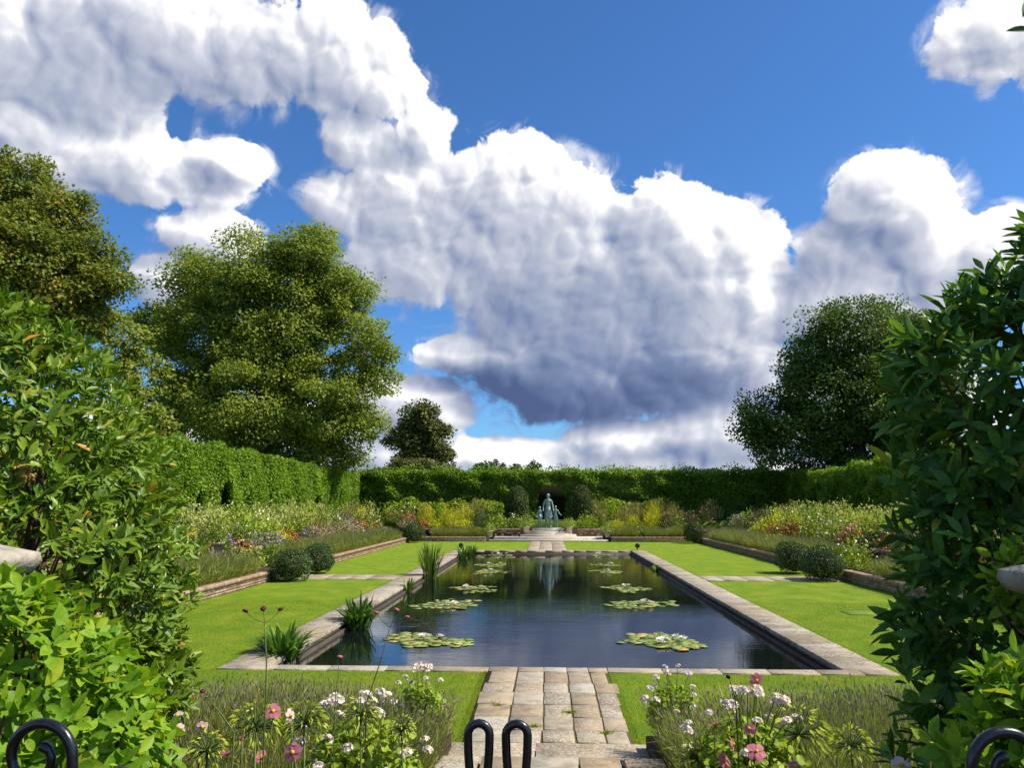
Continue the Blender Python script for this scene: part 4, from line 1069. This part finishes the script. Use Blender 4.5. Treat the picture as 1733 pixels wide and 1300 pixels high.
PADM = []
for var in range(3):
    a = np.linspace(.18, 2 * math.pi - .18, 11) ; rr = 1 + .05 * np.sin(a * 3 + var)
    V = [(0, 0, .0)] + [(math.cos(q) * r, math.sin(q) * r, .015 + .03 * math.sin(q * 2 + var * 1.3)) for q, r in zip(a, rr)]
    V += [(x, y, z - .012) for (x, y, z) in V]
    F = [(0, 1 + k, 2 + k) for k in range(10)] + [(12, 14 + k, 13 + k) for k in range(10)]
    F += [(1 + k, 13 + k, 14 + k) for k in range(10)] + [(1 + k, 14 + k, 2 + k) for k in range(10)]
    PADM.append(np_mesh('lily_pad', V, F, M_pad))
def lily_flower_mesh():
    pos = []; dr = []; nr = []; L = []
    for ring, (n, tilt, l) in enumerate(((8, .35, 1.0), (7, .75, .85), (5, 1.15, .6))):
        for k in range(n):
            a = 2 * math.pi * (k + ring * .4) / n
            d = A([math.cos(a) * math.cos(tilt), math.sin(a) * math.cos(tilt), math.sin(tilt)])
            pos.append(d * .1); dr.append(d); nr.append([-math.cos(a) * math.sin(tilt), -math.sin(a) * math.sin(tilt), math.cos(tilt)]); L.append(l)
    V, F = scatter(LEAF4, A(pos), A(dr), A(nr, float), A(L), .42)
    return np_mesh('lily_flower', V, F, M_white)
LILY = lily_flower_mesh()
gr = 'water lily rafts'
for (u, v, ru, npad, nfl, lab) in (
    (722, 1086, 58, 60, 4, 'nearest water lily raft on the left of the pool'), (1122, 1086, 64, 66, 6, 'nearest water lily raft on the right of the pool'),
    (755, 1024, 54, 46, 4, 'second nearest lily raft on the left of the pool'), (1087, 1024, 51, 44, 4, 'second nearest lily raft on the right of the pool'),
    (807, 997, 43, 34, 3, 'third nearest lily raft on the left of the pool'), (1060, 997, 41, 34, 3, 'third nearest lily raft on the right of the pool'),
    (828, 969, 35, 28, 3, 'fourth nearest lily raft on the left of the pool'), (1030, 969, 31, 26, 3, 'fourth nearest lily raft on the right of the pool'),
    (830, 957, 35, 26, 2, 'fifth nearest lily raft on the left of the pool'), (1024, 957, 26, 24, 2, 'fifth nearest lily raft on the right of the pool'),
    (843, 940, 30, 24, 4, 'farthest lily raft on the left of the pool'), (1016, 940, 26, 22, 3, 'farthest lily raft on the right of the pool')):
    c = onz(u, v, -.17); W = .86 * ru * c[1] / FPX; D = min(W * 1.0, 1.0)
    t = thing('water_lily', lab, 'water lily', (c[0], c[1], -.17), group=gr); ph = rng.uniform(0, 6.28, 2)
    pts = []
    for k in range(int(npad * 1.45)):
        for _ in range(12):
            a = rng.uniform(0, 6.28); r = math.sqrt(rng.random()) * (1.0 if rng.random() < .90 else 1.35) * (1 + .22 * math.sin(2 * a + ph[0]) + .18 * math.sin(3 * a + ph[1]))
            q = A([math.cos(a) * r * W, math.sin(a) * r * D])
            if all(np.hypot(*(q - s)) > .105 for s in pts): break
        pts.append(q)
        s = rng.uniform(.07, .145)
        o = obj('lily_pad', PADM[k % 3], t, (q[0], q[1], .004 + .0007 * (k % 20)), (rng.normal(0, .025), rng.normal(0, .025), rng.uniform(0, 6.28)), (s, s, s))
    for k in range(nfl):
        a = rng.uniform(0, 6.28); r = rng.uniform(.1, .6); s = rng.uniform(.085, .12)
        obj('flower', LILY, t, (math.cos(a) * r * W, math.sin(a) * r * D, .06), (rng.normal(0, .2), rng.normal(0, .2), a), (s, s, s))

# ------------------------------------------------------------------ foreground shrubs and climbers
def leafy(name, label, base, shoots, per, leaf, wid, mat, mat_o, cat='shrub', whorl=.75, seed=2, n_single=300, wood=True, extra=None):
    """shoots: (pos, dir) arrays in the world; every shoot carries a whorl of leaves"""
    r = np.random.default_rng(seed)
    t = thing(name, label, cat, base); base = A(base, float)
    P, Dv = shoots; n = len(P)
    N = n * per; si = np.repeat(np.arange(n), per); k = np.tile(np.arange(per), n)
    ref = unit(np.cross(Dv, unit(r.normal(size=(n, 3))))); ref2 = np.cross(Dv, ref)
    ang = k * 2.4 + r.random(n)[si] * 6.28 + r.normal(size=N) * .25
    f = 1 - k / per                                         # lower leaves sit further back and spread more
    rad = ref[si] * np.cos(ang)[:, None] + ref2[si] * np.sin(ang)[:, None]
    open_ = (whorl * (.35 + .9 * f) + r.normal(size=N) * .15)[:, None]
    dr = unit(Dv[si] + rad * open_ * 1.6 + r.normal(size=(N, 3)) * .10 - A([0, 0, .12]))
    L = leaf * (.5 + .8 * r.random(N)) * (.65 + .45 * f)
    pos = P[si] - Dv[si] * (f * leaf * .9)[:, None] + rad * .006
    nr = unit(Dv[si] * .9 - rad * .5 + A([0, 0, .5]) + r.normal(size=(N, 3)) * .3)
    W = L * wid * (.85 + .3 * r.random(N))
    if extra is not None:
        pos = np.concatenate([pos, extra[0]]); dr = np.concatenate([dr, extra[1]]); nr = np.concatenate([nr, extra[2]]); L = np.concatenate([L, extra[3]]); W = np.concatenate([W, extra[3] * wid])
    # the leaves that show largest from where the photograph was taken become single objects
    rel = pos - A([0, 0, EYE]); dist = np.linalg.norm(rel, axis=1)
    dep = rel @ _fw; uu = 866.5 + FPX * (rel @ _rt) / dep; vv = 650 - FPX * (rel @ _up) / dep
    face = np.abs(np.einsum('ij,ij->i', nr, rel)) / dist
    outw = np.einsum('ij,ij->i', pos - P.mean(0), -rel / dist[:, None])
    score = L / dist * (.35 + face) + outw * .02
    score[(uu < -20) | (uu > 1750) | (vv < -20) | (vv > 1320)] = -9
    order = np.argsort(-score); single = order[:n_single]; rest = order[n_single:]
    lp = pos - base
    V, F = scatter(LEAFF if wid > .4 else LEAFN, lp[rest], dr[rest], nr[rest], L[rest], W[rest])
    obj('foliage', np_mesh('foliage', V, F, mat, True), t, kind='stuff')
    x, y, z = frames(dr[single], nr[single])
    me = np_mesh('leaf', LEAFF[0], LEAFF[1], mat_o, True)
    for i, q in enumerate(single):
        o = obj('leaf', me, t)
        m = np.eye(4); m[:3, 0] = x[i] * W[q]; m[:3, 1] = y[i] * L[q]; m[:3, 2] = z[i] * L[q]; m[:3, 3] = lp[q]
        o.matrix_local = Matrix(m.tolist())
    if wood:
        mb = MB()
        for i in range(0, n, max(1, n // 160)):
            e = P[i] - base; s0 = A([e[0] * .25, e[1] * .25, e[2] * .35])
            mb.tube([A([e[0] * .05, e[1] * .05, 0]), s0, (s0 + e) / 2 + r.normal(size=3) * .04, e], [.02, .014, .008, .003], 5, cap=False)
        mb.build('branches', M_stemd, t, True)
    return t
def shell(lobes, n, seed, inner=.35, up=.35, shave=None):
    """shoot tips over a union of ellipsoids; lobes: (centre, radii)"""
    r = np.random.default_rng(seed); P = []; Dv = []
    w = A([a[1][0] * a[1][2] + a[1][1] * a[1][2] for a in lobes]); w = w / w.sum()
    while len(P) < n:
        li = r.choice(len(lobes), p=w); c, rad = lobes[li]; c = A(c, float); rad = A(rad, float)
        d = unit(r.normal(size=3)); dep = 1 - inner * r.random() ** 2.2
        p = c + d * rad * dep * (1 + .06 * math.sin(d[0] * 9 + d[2] * 7))
        if any(j != li and np.sum(((p - A(c2)) / A(r2)) ** 2) < .62 for j, (c2, r2) in enumerate(lobes)): continue
        if p[2] < .9: continue
        P.append(p); Dv.append(unit(d / rad * rad.mean() + A([0, 0, up]) + r.normal(size=3) * .35))
    return A(P), A(Dv)
# big laurel, left
lob = [((-3.48, 4.6, 2.55), (1.05, 1.1, 1.15)), ((-3.0, 4.5, 2.0), (.88, .95, .85)), ((-2.86, 4.4, 1.40), (.76, .9, .85)), ((-3.75, 4.5, 3.05), (.8, .9, .78)), ((-3.6, 4.3, 1.2), (1.15, .9, .9))]
leafy('laurel_bush', 'tall sunlit laurel bush with pointed leaves at the left edge', (-3.2, 4.5, .85), shell(lob, 2900, 11), 9, .096, .37, M_laurel, M_laurel_o, seed=12)
# big laurel, right: in its own shade
lob = [((2.07, 2.9, 2.10), (.84, .44, .75)), ((1.99, 2.9, 2.75), (.74, .42, .62)), ((2.29, 2.9, 3.10), (.68, .42, .55)), ((1.99, 2.9, 1.40), (.84, .44, .62)), ((2.72, 2.9, 3.3), (.6, .42, .5)), ((1.82, 2.9, 1.05), (.6, .4, .4))]
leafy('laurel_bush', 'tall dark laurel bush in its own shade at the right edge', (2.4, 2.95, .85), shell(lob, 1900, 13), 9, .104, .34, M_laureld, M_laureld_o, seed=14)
# climbers over the gate piers
lob = [((-1.50, 2.05, 1.93), (.40, .30, .34)), ((-1.42, 1.95, 1.50), (.42, .30, .50)), ((-1.30, 2.1, 1.75), (.30, .28, .36)), ((-1.62, 1.75, 1.50), (.36, .24, .48)), ((-1.5, 1.7, 1.2), (.4, .24, .4))]
leafy('climbing_shrub', 'bright green climber spilling over the left gate pier', (-1.5, 2.2, .85), shell(lob, 1500, 15, up=.2), 7, .060, .50, M_climb, M_climb_o, whorl=1.1, seed=16)
lob = [((1.22, 1.64, 2.02), (.36, .14, .25)), ((1.02, 1.66, 1.86), (.27, .14, .30)), ((1.42, 1.62, 2.06), (.30, .13, .22)), ((1.25, 1.62, 1.7), (.4, .14, .4)), ((1.46, 2.45, 2.22), (.14, .10, .12)), ((1.62, 2.4, 2.5), (.12, .08, .10))]
leafy('climbing_shrub', 'bright green climber spilling over the right gate pier', (1.6, 2.2, .85), shell(lob, 900, 17, up=.2), 7, .056, .44, M_climb, M_climb_o, whorl=1.1, seed=18)
# overhanging twig in the top right corner
r = np.random.default_rng(5)
tw = ony(1745, 52, 1.9); t = thing('overhanging_twig', 'dark leaf tips hanging in at the top right corner', 'twig', tuple(tw))
tip = A([0, 0, 0.]); end = A([2.45, 2.85, 3.35]) - tw
stem = [tip, tip + [.12, .06, .045], end * .4 + [0, 0, .16], end * .75 + [0, 0, .10], end]
MB().tube(stem, [.002, .003, .005, .007, .010], 6).build('stem', M_stemd, t, True)
me = np_mesh('leaf', LEAFF[0], LEAFF[1], M_laureld_o, True)
spots = [((.01, 0, 0), (-1, -.1, .05), .075), ((.0, 0, .09), (-.35, -.2, -.85), .06), ((.03, 0, .01), (.2, .1, .8), .06), ((.05, .0, .03), (.3, -.2, -.9), .06)]
for k in range(26):
    f = .12 + .88 * k / 26; q = A([np.interp(f, [0, .1, .4, .75, 1], [p[i] for p in stem]) for i in range(3)])
    spots.append((tuple(q), tuple(r.normal(size=3) + A([-.5, -.3, .1])), r.uniform(.06, .11)))
for (q, d, l) in spots:
    o = obj('leaf', me, t); x, y, z = frames(unit(A(d, float))[None], A([[0, -1., .35]]))
    m = np.eye(4); m[:3, 0] = x[0] * l * .34; m[:3, 1] = y[0] * l; m[:3, 2] = z[0] * l; m[:3, 3] = q; o.matrix_local = Matrix(m.tolist())
# seed heads among the left laurel
t = thing('seed_cluster', 'round tan seed cluster set in the left laurel', 'seed head', tuple(ony(40, 802, 3.95)))
pos = unit(rng.normal(size=(70, 3))) * .055 * [1, 1, .8]
mb = MB()
for q in pos: mb.loft([np.c_[np.cos(np.linspace(0, 6.28, 7)[:-1]) * rr + q[0], np.sin(np.linspace(0, 6.28, 7)[:-1]) * rr + q[1], np.full(6, q[2] + zz)] for rr, zz in ((.004, -.01), (.011, 0), (.004, .01))])
mb.build('seeds', flat_mat('tan_seed', (.34, .20, .06), .8, .2, .3, 60), t, True, kind='stuff')
MB().tube([(0, 0, 0), (-.02, .1, -.12)], [.006, .008], 6).build('stem', M_stemd, t)

# gate piers
def pier(label, cx, cy, w, zc):
    t = thing('gate_pier', label, 'pier', (cx, cy, .85))
    hgt = zc - .85
    MB().box(-w / 2 + .012, w / 2 - .012, -w / 2 + .012, w / 2 - .012, -.3, hgt - .005).build('mortar_core', M_mortar, t)
    bm = MB().box(-.1075, .1075, -.05125, .05125, -.0325, .0325).me('brick', M_brick)
    c = 0; nb = int(w / .225)
    while (c + 1) * .075 < hgt:
        z = c * .075 + .037
        for s in range(4):
            for k in range(nb):
                off = -w / 2 + .1125 + k * .225 + (0.0 if c % 2 else .0)
                if c % 2: off = max(-w / 2 + .1125, min(w / 2 - .1125, off))
                px, py = off, -w / 2 + .051
                if c % 2: px += .1025 if k < nb - 1 else -0.0
                if c % 2 and k == nb - 1: continue
                a = s * math.pi / 2
                obj('brick', bm, t, (px * math.cos(a) - py * math.sin(a), px * math.sin(a) + py * math.cos(a), z), (0, 0, a), (1, 1 + rng.uniform(-.03, .06), 1))
        c += 1
    def sq(r, zz): return A([(-r, -r, zz), (r, -r, zz), (r, r, zz), (-r, r, zz)])
    h = w / 2
    MB().loft([sq(h - .01, hgt), sq(h + .045, hgt + .02), sq(h + .06, hgt + .05), sq(h + .055, hgt + .075), sq(h * .5, hgt + .135), sq(.02, hgt + .16)]).build('cap', M_wstone, t)
    return t
pier('brick gate pier with pyramid stone cap at the left edge', -1.80, 2.0, .46, 2.23)
pier('brick gate pier with stone cap at the right edge', 1.57, 2.02, .46, 2.19)

# iron gate: two leaves meeting in the middle
def gate(label, s):
    t = thing('iron_gate', label, 'gate', (-.09 + s * .0, 1.45, .85))
    cx = s * .034
    zt = ony(813, 1217, 1.45)[2] - .85 - .008
    R = .0195; pts = []
    for k in range(9):
        a = math.pi * (1 - k / 8); pts.append((cx + R * math.cos(a), 0, zt - R + R * math.sin(a)))
    L = [(cx - .012, 0, .1), (cx - .012, 0, zt - .16), (cx - .0145, 0, zt - .10), (cx - .0185, 0, zt - .05)]
    Rr = [(cx + .0185, 0, zt - .05), (cx + .0145, 0, zt - .10), (cx + .012, 0, zt - .16), (cx + .012, 0, .1)]
    MB().tube(A(L + pts + Rr), .0078, 12).build('hairpin_loop', M_iron, t, True)
    ex = s * .98
    for q in range(1, 7):
        bx = cx + s * .14 * q
        MB().tube([(bx, 0, .1), (bx, 0, zt - .14 - .0 * q)], .008, 8).build('bar', M_iron, t, True)
    MB().box(min(cx, ex), max(cx, ex), -.008, .008, .12, .15).build('bottom_rail', M_iron, t)
    MB().box(min(cx + s * .02, ex), max(cx + s * .02, ex), -.008, .008, zt - .16, zt - .13).build('top_rail', M_iron, t)
    MB().tube([(ex, 0, .05), (ex, 0, zt - .02)], .012, 10).build('hanging_stile', M_iron, t, True)
    # scroll
    u = 62 if s < 0 else 1712
    c = ony(u, 1282 if s < 0 else 1300, 1.45) - A([-.09, 1.45, .85]); pts = []
    for k in range(40):
        th = k / 39 * 2.4 * math.pi; rad = .068 * (1 - .70 * k / 39)
        pts.append((c[0] - s * rad * math.cos(th - .1), 0, c[2] + rad * math.sin(th - .1)))
    lead = [(c[0] - s * .085, 0, c[2] - .16), (c[0] - s * .074, 0, c[2] - .06)]
    MB().tube(A(lead + pts), [.010] * 20 + [.009] * 10 + [.008] * 8 + [.010] * 4, 10).build('scroll', M_iron, t, True)
    a = np.linspace(0, 2 * math.pi, 13)[:-1]
    kx = c[0] - s * .155; kz = c[2] - .035
    MB().loft([np.c_[np.cos(a) * r + kx, np.sin(a) * r, np.full(12, kz + z)] for r, z in ((.008, -.05), (.010, -.02), (.022, -.008), (.024, .004), (.016, .016), (.004, .021))]).build('knob', M_iron, t, True)
gate('left leaf of the black iron gate with hairpin loop and scroll', -1)
gate('right leaf of the black iron gate with hairpin loop and scroll', 1)

# ------------------------------------------------------------------ foreground flowers
def umbel_mesh(n, r, fs, mat, seed):
    rr = np.random.default_rng(seed)
    d = unit(rr.normal(size=(n, 3))); d[:, 2] = np.abs(d[:, 2]) * .9 + .05
    pos = d * r * [1, 1, .75]; P = []; Dn = []; Nn = []
    for q, dd in zip(pos, d):
        x = unit(np.cross(dd, rr.normal(size=3))); y = np.cross(dd, x)
        for k in range(5):
            a = 2 * math.pi * k / 5; v = x * math.cos(a) + y * math.sin(a)
            P.append(q); Dn.append(unit(v + dd * .35)); Nn.append(dd)
    V, F = scatter(LEAF4, A(P), A(Dn), A(Nn), fs, fs * .8)
    return np_mesh('flower_head', V, F, mat)
UMB = [umbel_mesh(13, .028, .017, M_blush, 50 + i) for i in range(4)]
def geranium(label, x, y, z, h, w, nfl, nleaf, fsc=1.0, group='white geraniums in the foreground', fronty=0):
    t = thing('geranium', label, 'geranium', (x, y, z), group=group)
    d = unit(rng.normal(size=(nleaf, 3))); d[:, 2] = np.abs(d[:, 2])
    pos = d * (rng.random(nleaf) ** .4)[:, None] * [w, w * .8, h * .85]
    nr = unit(d + [0, -.2, .5] + rng.normal(size=(nleaf, 3)) * .5)
    V, F = scatter(ROUND, pos, unit(rng.normal(size=(nleaf, 3))), nr, rng.uniform(.024, .044, nleaf) * fsc, .036 * fsc)
    obj('leaves', np_mesh('leaves', V, F, LF['bright']), t, kind='stuff')
    mb = MB()
    for k in range(nfl):
        a = rng.uniform(0, 6.28); e = rng.uniform(.15, 1.45)
        q = A([math.cos(a) * math.cos(e) * w * 1.12, math.sin(a) * math.cos(e) * w * .9, math.sin(e) * h * 1.1 + .03])
        s = fsc * rng.uniform(.55, 1.05)
        obj('flower_head', UMB[k % 4], t, tuple(q), (rng.normal(0, .3), rng.normal(0, .3), a), (s, s, s))
        mb.tube([q * [.3, .3, .2], q * [.7, .7, .75], q], [.003, .0025, .002], 5, cap=False)
    mb.build('stalks', M_stem, t, True, kind='stuff')
    return t
planter('weathered stone planter of white geraniums, left foreground', -.96, 3.9, .85, .36, .36, M_wstone, .2, group='foreground planters')
planter('weathered stone planter of white geraniums, right foreground', .95, 3.85, .85, .36, .36, M_wstone, -.2, group='foreground planters')
planter('small dark tub at the left corner of the near steps', -1.16, 7.15, .28, .34, .30, M_wstone, 0, group='foreground planters')
planter('small dark tub at the right corner of the near steps', 1.14, 7.15, .28, .34, .30, M_wstone, 0, group='foreground planters')
geranium('large white geranium spilling from the left foreground planter', -.90, 3.9, 1.14, .34, .30, 26, 800)
geranium('large white geranium spilling from the right foreground planter', .93, 3.85, 1.16, .36, .30, 28, 800)
geranium('white geranium at the left corner of the near steps', -1.13, 7.15, .54, .40, .24, 16, 560, 1.15)
geranium('white geranium at the right corner of the near steps', 1.10, 7.15, .54, .42, .24, 18, 560, 1.15)

def agapanthus(label, u, v, Y, s=1.0, n=120):
    top = ony(u, v, Y); z0 = .85
    t = thing('agapanthus', label, 'seed head', (top[0], Y, z0), group='agapanthus seed heads')
    H = top[2] - z0
    MB().tube([(.03, 0, 0), (.01, .01, H * .5), (0, 0, H)], [.006, .005, .004], 6).build('stem', M_stem, t, True)
    d = unit(rng.normal(size=(n, 3))); d[:, 2] = d[:, 2] * .8 + .25; d = unit(d)
    pos = d * .045 * s; dr = unit(d - [0, 0, .8]); tip = A([0, 0, H]) + d * .075 * s
    V, F = scatter(LEAF4, tip, dr, unit(rng.normal(size=(n, 3)) + d), .030 * s, .011 * s)
    o = obj('seed_head', np_mesh('seed_head', V, F, G_SEED), t, kind='stuff')
    mb = MB()
    for q in d: mb.tube([(0, 0, H), A([0, 0, H]) + q * .078 * s], [.0016, .0012], 4, cap=False)
    mb.build('stalks', M_stem, o, True, kind='stuff')
G_SEED = G('green_seed_pod', [(0, (.14, .18, .02)), (.6, (.26, .30, .03)), (1, (.36, .36, .06))], .35)
for (u, v, Y, s, lab) in ((432, 1232, 3.1, 1.15, 'tall drooping agapanthus seed head right of the left laurel'), (350, 1272, 2.9, .8, 'low agapanthus seed head beside the left laurel'),
                          (515, 1225, 3.2, 1.0, 'agapanthus seed head between two pink anemones'), (610, 1210, 3.6, .95, 'agapanthus seed head above the left white geranium'),
                          (1352, 1245, 3.9, 1.6, 'large yellow-green agapanthus seed head right of the geranium'), (1440, 1265, 3.9, 1.1, 'compact round agapanthus seed head near the right laurel'),
                          (1180, 1285, 3.9, 1.1, 'low agapanthus seed head below the right white geranium'), (680, 1235, 3.7, .7, 'small agapanthus seed head right of the left white geranium'),
                          (1300, 1290, 3.9, 1.1, 'agapanthus seed head at the bottom edge on the right')):
    agapanthus(lab, u, v, Y, s)

def petal_mesh(mat):
    V = [(0, 0, 0), (.28, .35, .10), (0, .35, .03), (-.28, .35, .10), (.40, .72, .10), (0, .75, .05), (-.40, .72, .10), (.18, 1.0, .02), (-.18, 1.0, .02)]
    F = [(0, 1, 2), (0, 2, 3), (1, 4, 5), (1, 5, 2), (2, 5, 6), (2, 6, 3), (4, 7, 5), (5, 8, 6), (5, 7, 8)]
    return np_mesh('petal', V, F, mat, True)
PET = {'pink': petal_mesh(M_pink), 'pale': petal_mesh(M_ppink)}
def anemone(label, u, v, Y, col, s, face, foot=None):
    top = ony(u, v, Y); z0 = .85
    fx = foot if foot is not None else rng.normal(0, .08)
    t = thing('anemone', label, 'flower', (top[0] + fx, Y, z0), group='pink anemones')
    H = top[2] - z0
    MB().tube([(0, 0, 0), (-fx * .3, .02, H * .5), (-fx * .85, .01, H * .85), (-fx, 0, H - .004)], [.004, .0032, .0026, .002], 6).build('stem', M_stem, t, True)
    fl = obj('flower', MB().loft([np.c_[np.cos(q) * r, np.sin(q) * r, np.full(8, z)] for q in [np.linspace(0, 2 * math.pi, 9)[:-1]] for r, z in ((.002, -.004), (.008, 0), (.0075, .006), (.002, .010))]).me('flower', M_gold, True), t, (-fx, 0, H))
    fl.rotation_euler = Vector(face).to_track_quat('Z', 'Y').to_euler()
    for k in range(6):
        l = s * rng.uniform(.85, 1.1)
        obj('petal', PET[col], fl, (0, 0, .001 + .0012 * (k % 2)), (-rng.uniform(.0, .35), 0, k * math.pi / 3 + rng.normal(0, .08)), (l, l, l))
for (u, v, Y, col, s, face, lab) in (
    (462, 1205, 2.9, 'pink', .030, (.1, -.5, .4), 'ruffled pink anemone above the lavender, left of centre'), (491, 1212, 3.0, 'pale', .024, (.9, -.4, .2), 'pale pink anemone turned sideways'),
    (410, 1252, 2.8, 'pink', .024, (-.9, -.3, .3), 'small magenta anemone seen from its side'), (385, 1276, 2.8, 'pink', .026, (.3, -.4, -.8), 'nodding dusky pink anemone near the left laurel'),
    (442, 1282, 2.8, 'pink', .024, (.9, -.3, .1), 'deep pink anemone below the magenta one'), (495, 1274, 2.8, 'pink', .034, (.0, -.8, .2), 'large deep pink anemone facing out at lower left'),
    (300, 1213, 2.9, 'pale', .022, (-.2, -.6, .7), 'upper pale anemone beside the left laurel'), (303, 1234, 2.9, 'pale', .022, (.1, -.7, .5), 'lower pale anemone beside the left laurel'),
    (342, 1231, 2.9, 'pale', .022, (.2, -.9, .2), 'single pale anemone facing the camera on the left'), (292, 1268, 2.9, 'pink', .022, (-.3, -.5, .7), 'flat pink anemone against the left laurel'), (311, 1278, 2.9, 'pale', .022, (.5, -.5, .2), 'drooping pink anemone low by the left laurel'),
    (1280, 1152, 3.9, 'pink', .036, (.2, -.8, -.1), 'tall deep pink anemone rising above the right lavender'), (1210, 1225, 3.55, 'pink', .032, (.3, -.3, -.7), 'purple-pink anemone in the right geranium'),
    (1240, 1260, 3.5, 'pink', .034, (.95, -.2, .2), 'pink anemone seen edge-on in the right geranium'), (1268, 1234, 3.55, 'pink', .028, (-.5, -.5, .4), 'small pink anemone behind the edge-on one'),
    (1280, 1273, 3.5, 'pink', .042, (.1, -.6, .6), 'large ruffled magenta anemone on the right'), (1225, 1288, 3.5, 'pink', .036, (.5, -.6, .3), 'lilac-pink anemone at the right planter foot'),
    (1525, 1297, 2.3, 'pale', .030, (-.1, -.5, .8), 'pale pink anemone at the bottom edge by the right laurel'), (1347, 1299, 2.7, 'pink', .028, (0, -.4, .9), 'magenta anemone cut by the bottom edge on the right')):
    anemone(lab, u, v, Y, col, s, face)

HEADM = []
def knob_mesh(mat):
    a = np.linspace(0, 2 * math.pi, 9)[:-1]
    mb = MB().loft([np.c_[np.cos(a) * r, np.sin(a) * r, np.full(8, z)] for r, z in ((.002, -.006), (.009, -.003), (.012, .002), (.010, .007), (.003, .010))])
    d = unit(rng.normal(size=(40, 3))); d[:, 2] = np.abs(d[:, 2])
    V, F = scatter(LEAF4, d * .008, d, unit(rng.normal(size=(40, 3))), .008, .005)
    me = mb.me('flower_head', mat, True)
    return me
KN = {'maroon': knob_mesh(M_maroon), 'rose': knob_mesh(FL['red'])}
def wiry(label, foot, joint, heads, Y, col, s=1.0, w=.0022, mat=None):
    """thin branching stem carrying button flower heads, all surveyed in the photograph"""
    f = ony(*foot, Y); t = thing('verbena', label, 'flower', (f[0], Y, f[2]), group='wiry verbena stems')
    j = ony(*joint, Y) - f
    mb = MB(); mb.tube([(0, 0, -max(0, f[2] - .85)), (0, 0, 0), j * .5 + [.004, 0, 0], j], [w * 1.2, w * 1.1, w, w * .8], 6)
    for k, h in enumerate(heads):
        p = ony(*h, Y) - f; y = .03 * (k - 1)
        if np.linalg.norm(p - j) > .01: mb.tube([j, (j + p) / 2 + [0, y * .5, -.006], p + [0, y, 0]], [w * .8, w * .6, w * .6], 5)
    mb.build('stem', mat or M_stem, t, True)
    for k, h in enumerate(heads):
        p = ony(*h, Y) - f; obj('flower_head', KN[col], t, (p[0], p[1] + .03 * (k - 1) * (len(heads) > 1), p[2]), (rng.normal(0, .3), rng.normal(0, .3), 0), (s, s, s * .8))
wiry('three maroon button heads on one thin stem, left of the pool corner', (450, 1180), (448, 1055), [(421, 1033), (446, 1031), (470, 1034)], 2.6, 'maroon', .9)
wiry('three rosy button heads on a slanting dark stem before the water', (620, 1190), (660, 1062), [(640, 1036), (671, 1033), (686, 1048)], 2.6, 'rose', .8, .0017, M_stemd)
wiry('single rose button head before the dark water', (568, 1170), (573, 1125), [(575, 1113)], 2.8, 'rose', .9, .0014)
wiry('single maroon button head leaning over the left lavender', (396, 1240), (350, 1180), [(343, 1171)], 2.7, 'maroon', .9)
wiry('single dark bud beside the tall right anemone', (1246, 1200), (1236, 1156), [(1232, 1147)], 3.0, 'maroon', .8)

# ------------------------------------------------------------------ grass blades, weeds in the joints
def blades(name, rects, n, h, mat, parent=None, kind='stuff'):
    P = []
    for (x0, x1, y0, y1), k in zip(rects, n): P.append(np.c_[rng.uniform(x0, x1, k), rng.uniform(y0, y1, k), np.zeros(k)])
    P = np.concatenate(P); m = len(P)
    V, F = scatter(BLADE, P, unit(np.c_[rng.normal(size=(m, 2)) * .45, np.ones(m)]), unit(rng.normal(size=(m, 3))), h * rng.uniform(.5, 1.3, m), h * .16)
    return obj(name, np_mesh(name, V, F, mat), parent, kind=kind)
M_grass = G('grass_blade', [(0, (.070, .135, .007)), (.35, (.095, .155, .008)), (.6, (.130, .170, .011)), (1, (.20, .19, .02))], .3, patch=.9)
gob = blades('grass', [(-5.2, -.90, 7.7, 11.74), (.88, 5.4, 7.7, 11.74), (XL, PX0 - .01, 11, 20), (PX1 + .01, XR, 11, 20), (PX0 - .06, PX0 - .005, 11.7, 30), (PX1 + .005, PX1 + .06, 11.7, 30), (-.97, -.89, 8, 11.75), (.87, .96, 8, 11.75)],
       [42000, 42000, 46000, 46000, 2500, 2500, 1800, 1800], .028, M_grass)
gob['label'] = 'short mown grass of the sunken lawn'; gob['category'] = 'grass'
for i, (x, y, lab) in enumerate(((-.62, 9.85, 'dry weed tuft in the path slab left of centre'), (.25, 9.55, 'green weed tuft in the middle path joint'), (-.15, 8.95, 'weed tuft in the joint near the iron loops'), (.62, 8.75, 'green weed tuft near the right path edge'), (.1, 7.83, 'weed tuft on the lip of the near step'), (-.3, 7.82, 'second weed tuft on the near step lip, left of the first'))):
    t = thing('weed_tuft', lab, 'weed', (x, y, .012 if y > 7.9 else .02), group='weeds in the path joints')
    n = 60; V, F = scatter(BLADE, np.c_[rng.normal(0, .03, n), rng.normal(0, .02, n), np.zeros(n)], unit(np.c_[rng.normal(size=(n, 2)) * 1.2, np.ones(n) * .6]), unit(rng.normal(size=(n, 3))), rng.uniform(.03, .10, n), .009)
    obj('blades', np_mesh('blades', V, F, M_grass if i != 0 else LF['olive']), t)
print('objects', len(bpy.data.objects), 'tris', sum(len(o.data.polygons) for o in bpy.data.objects if o.type == 'MESH'))
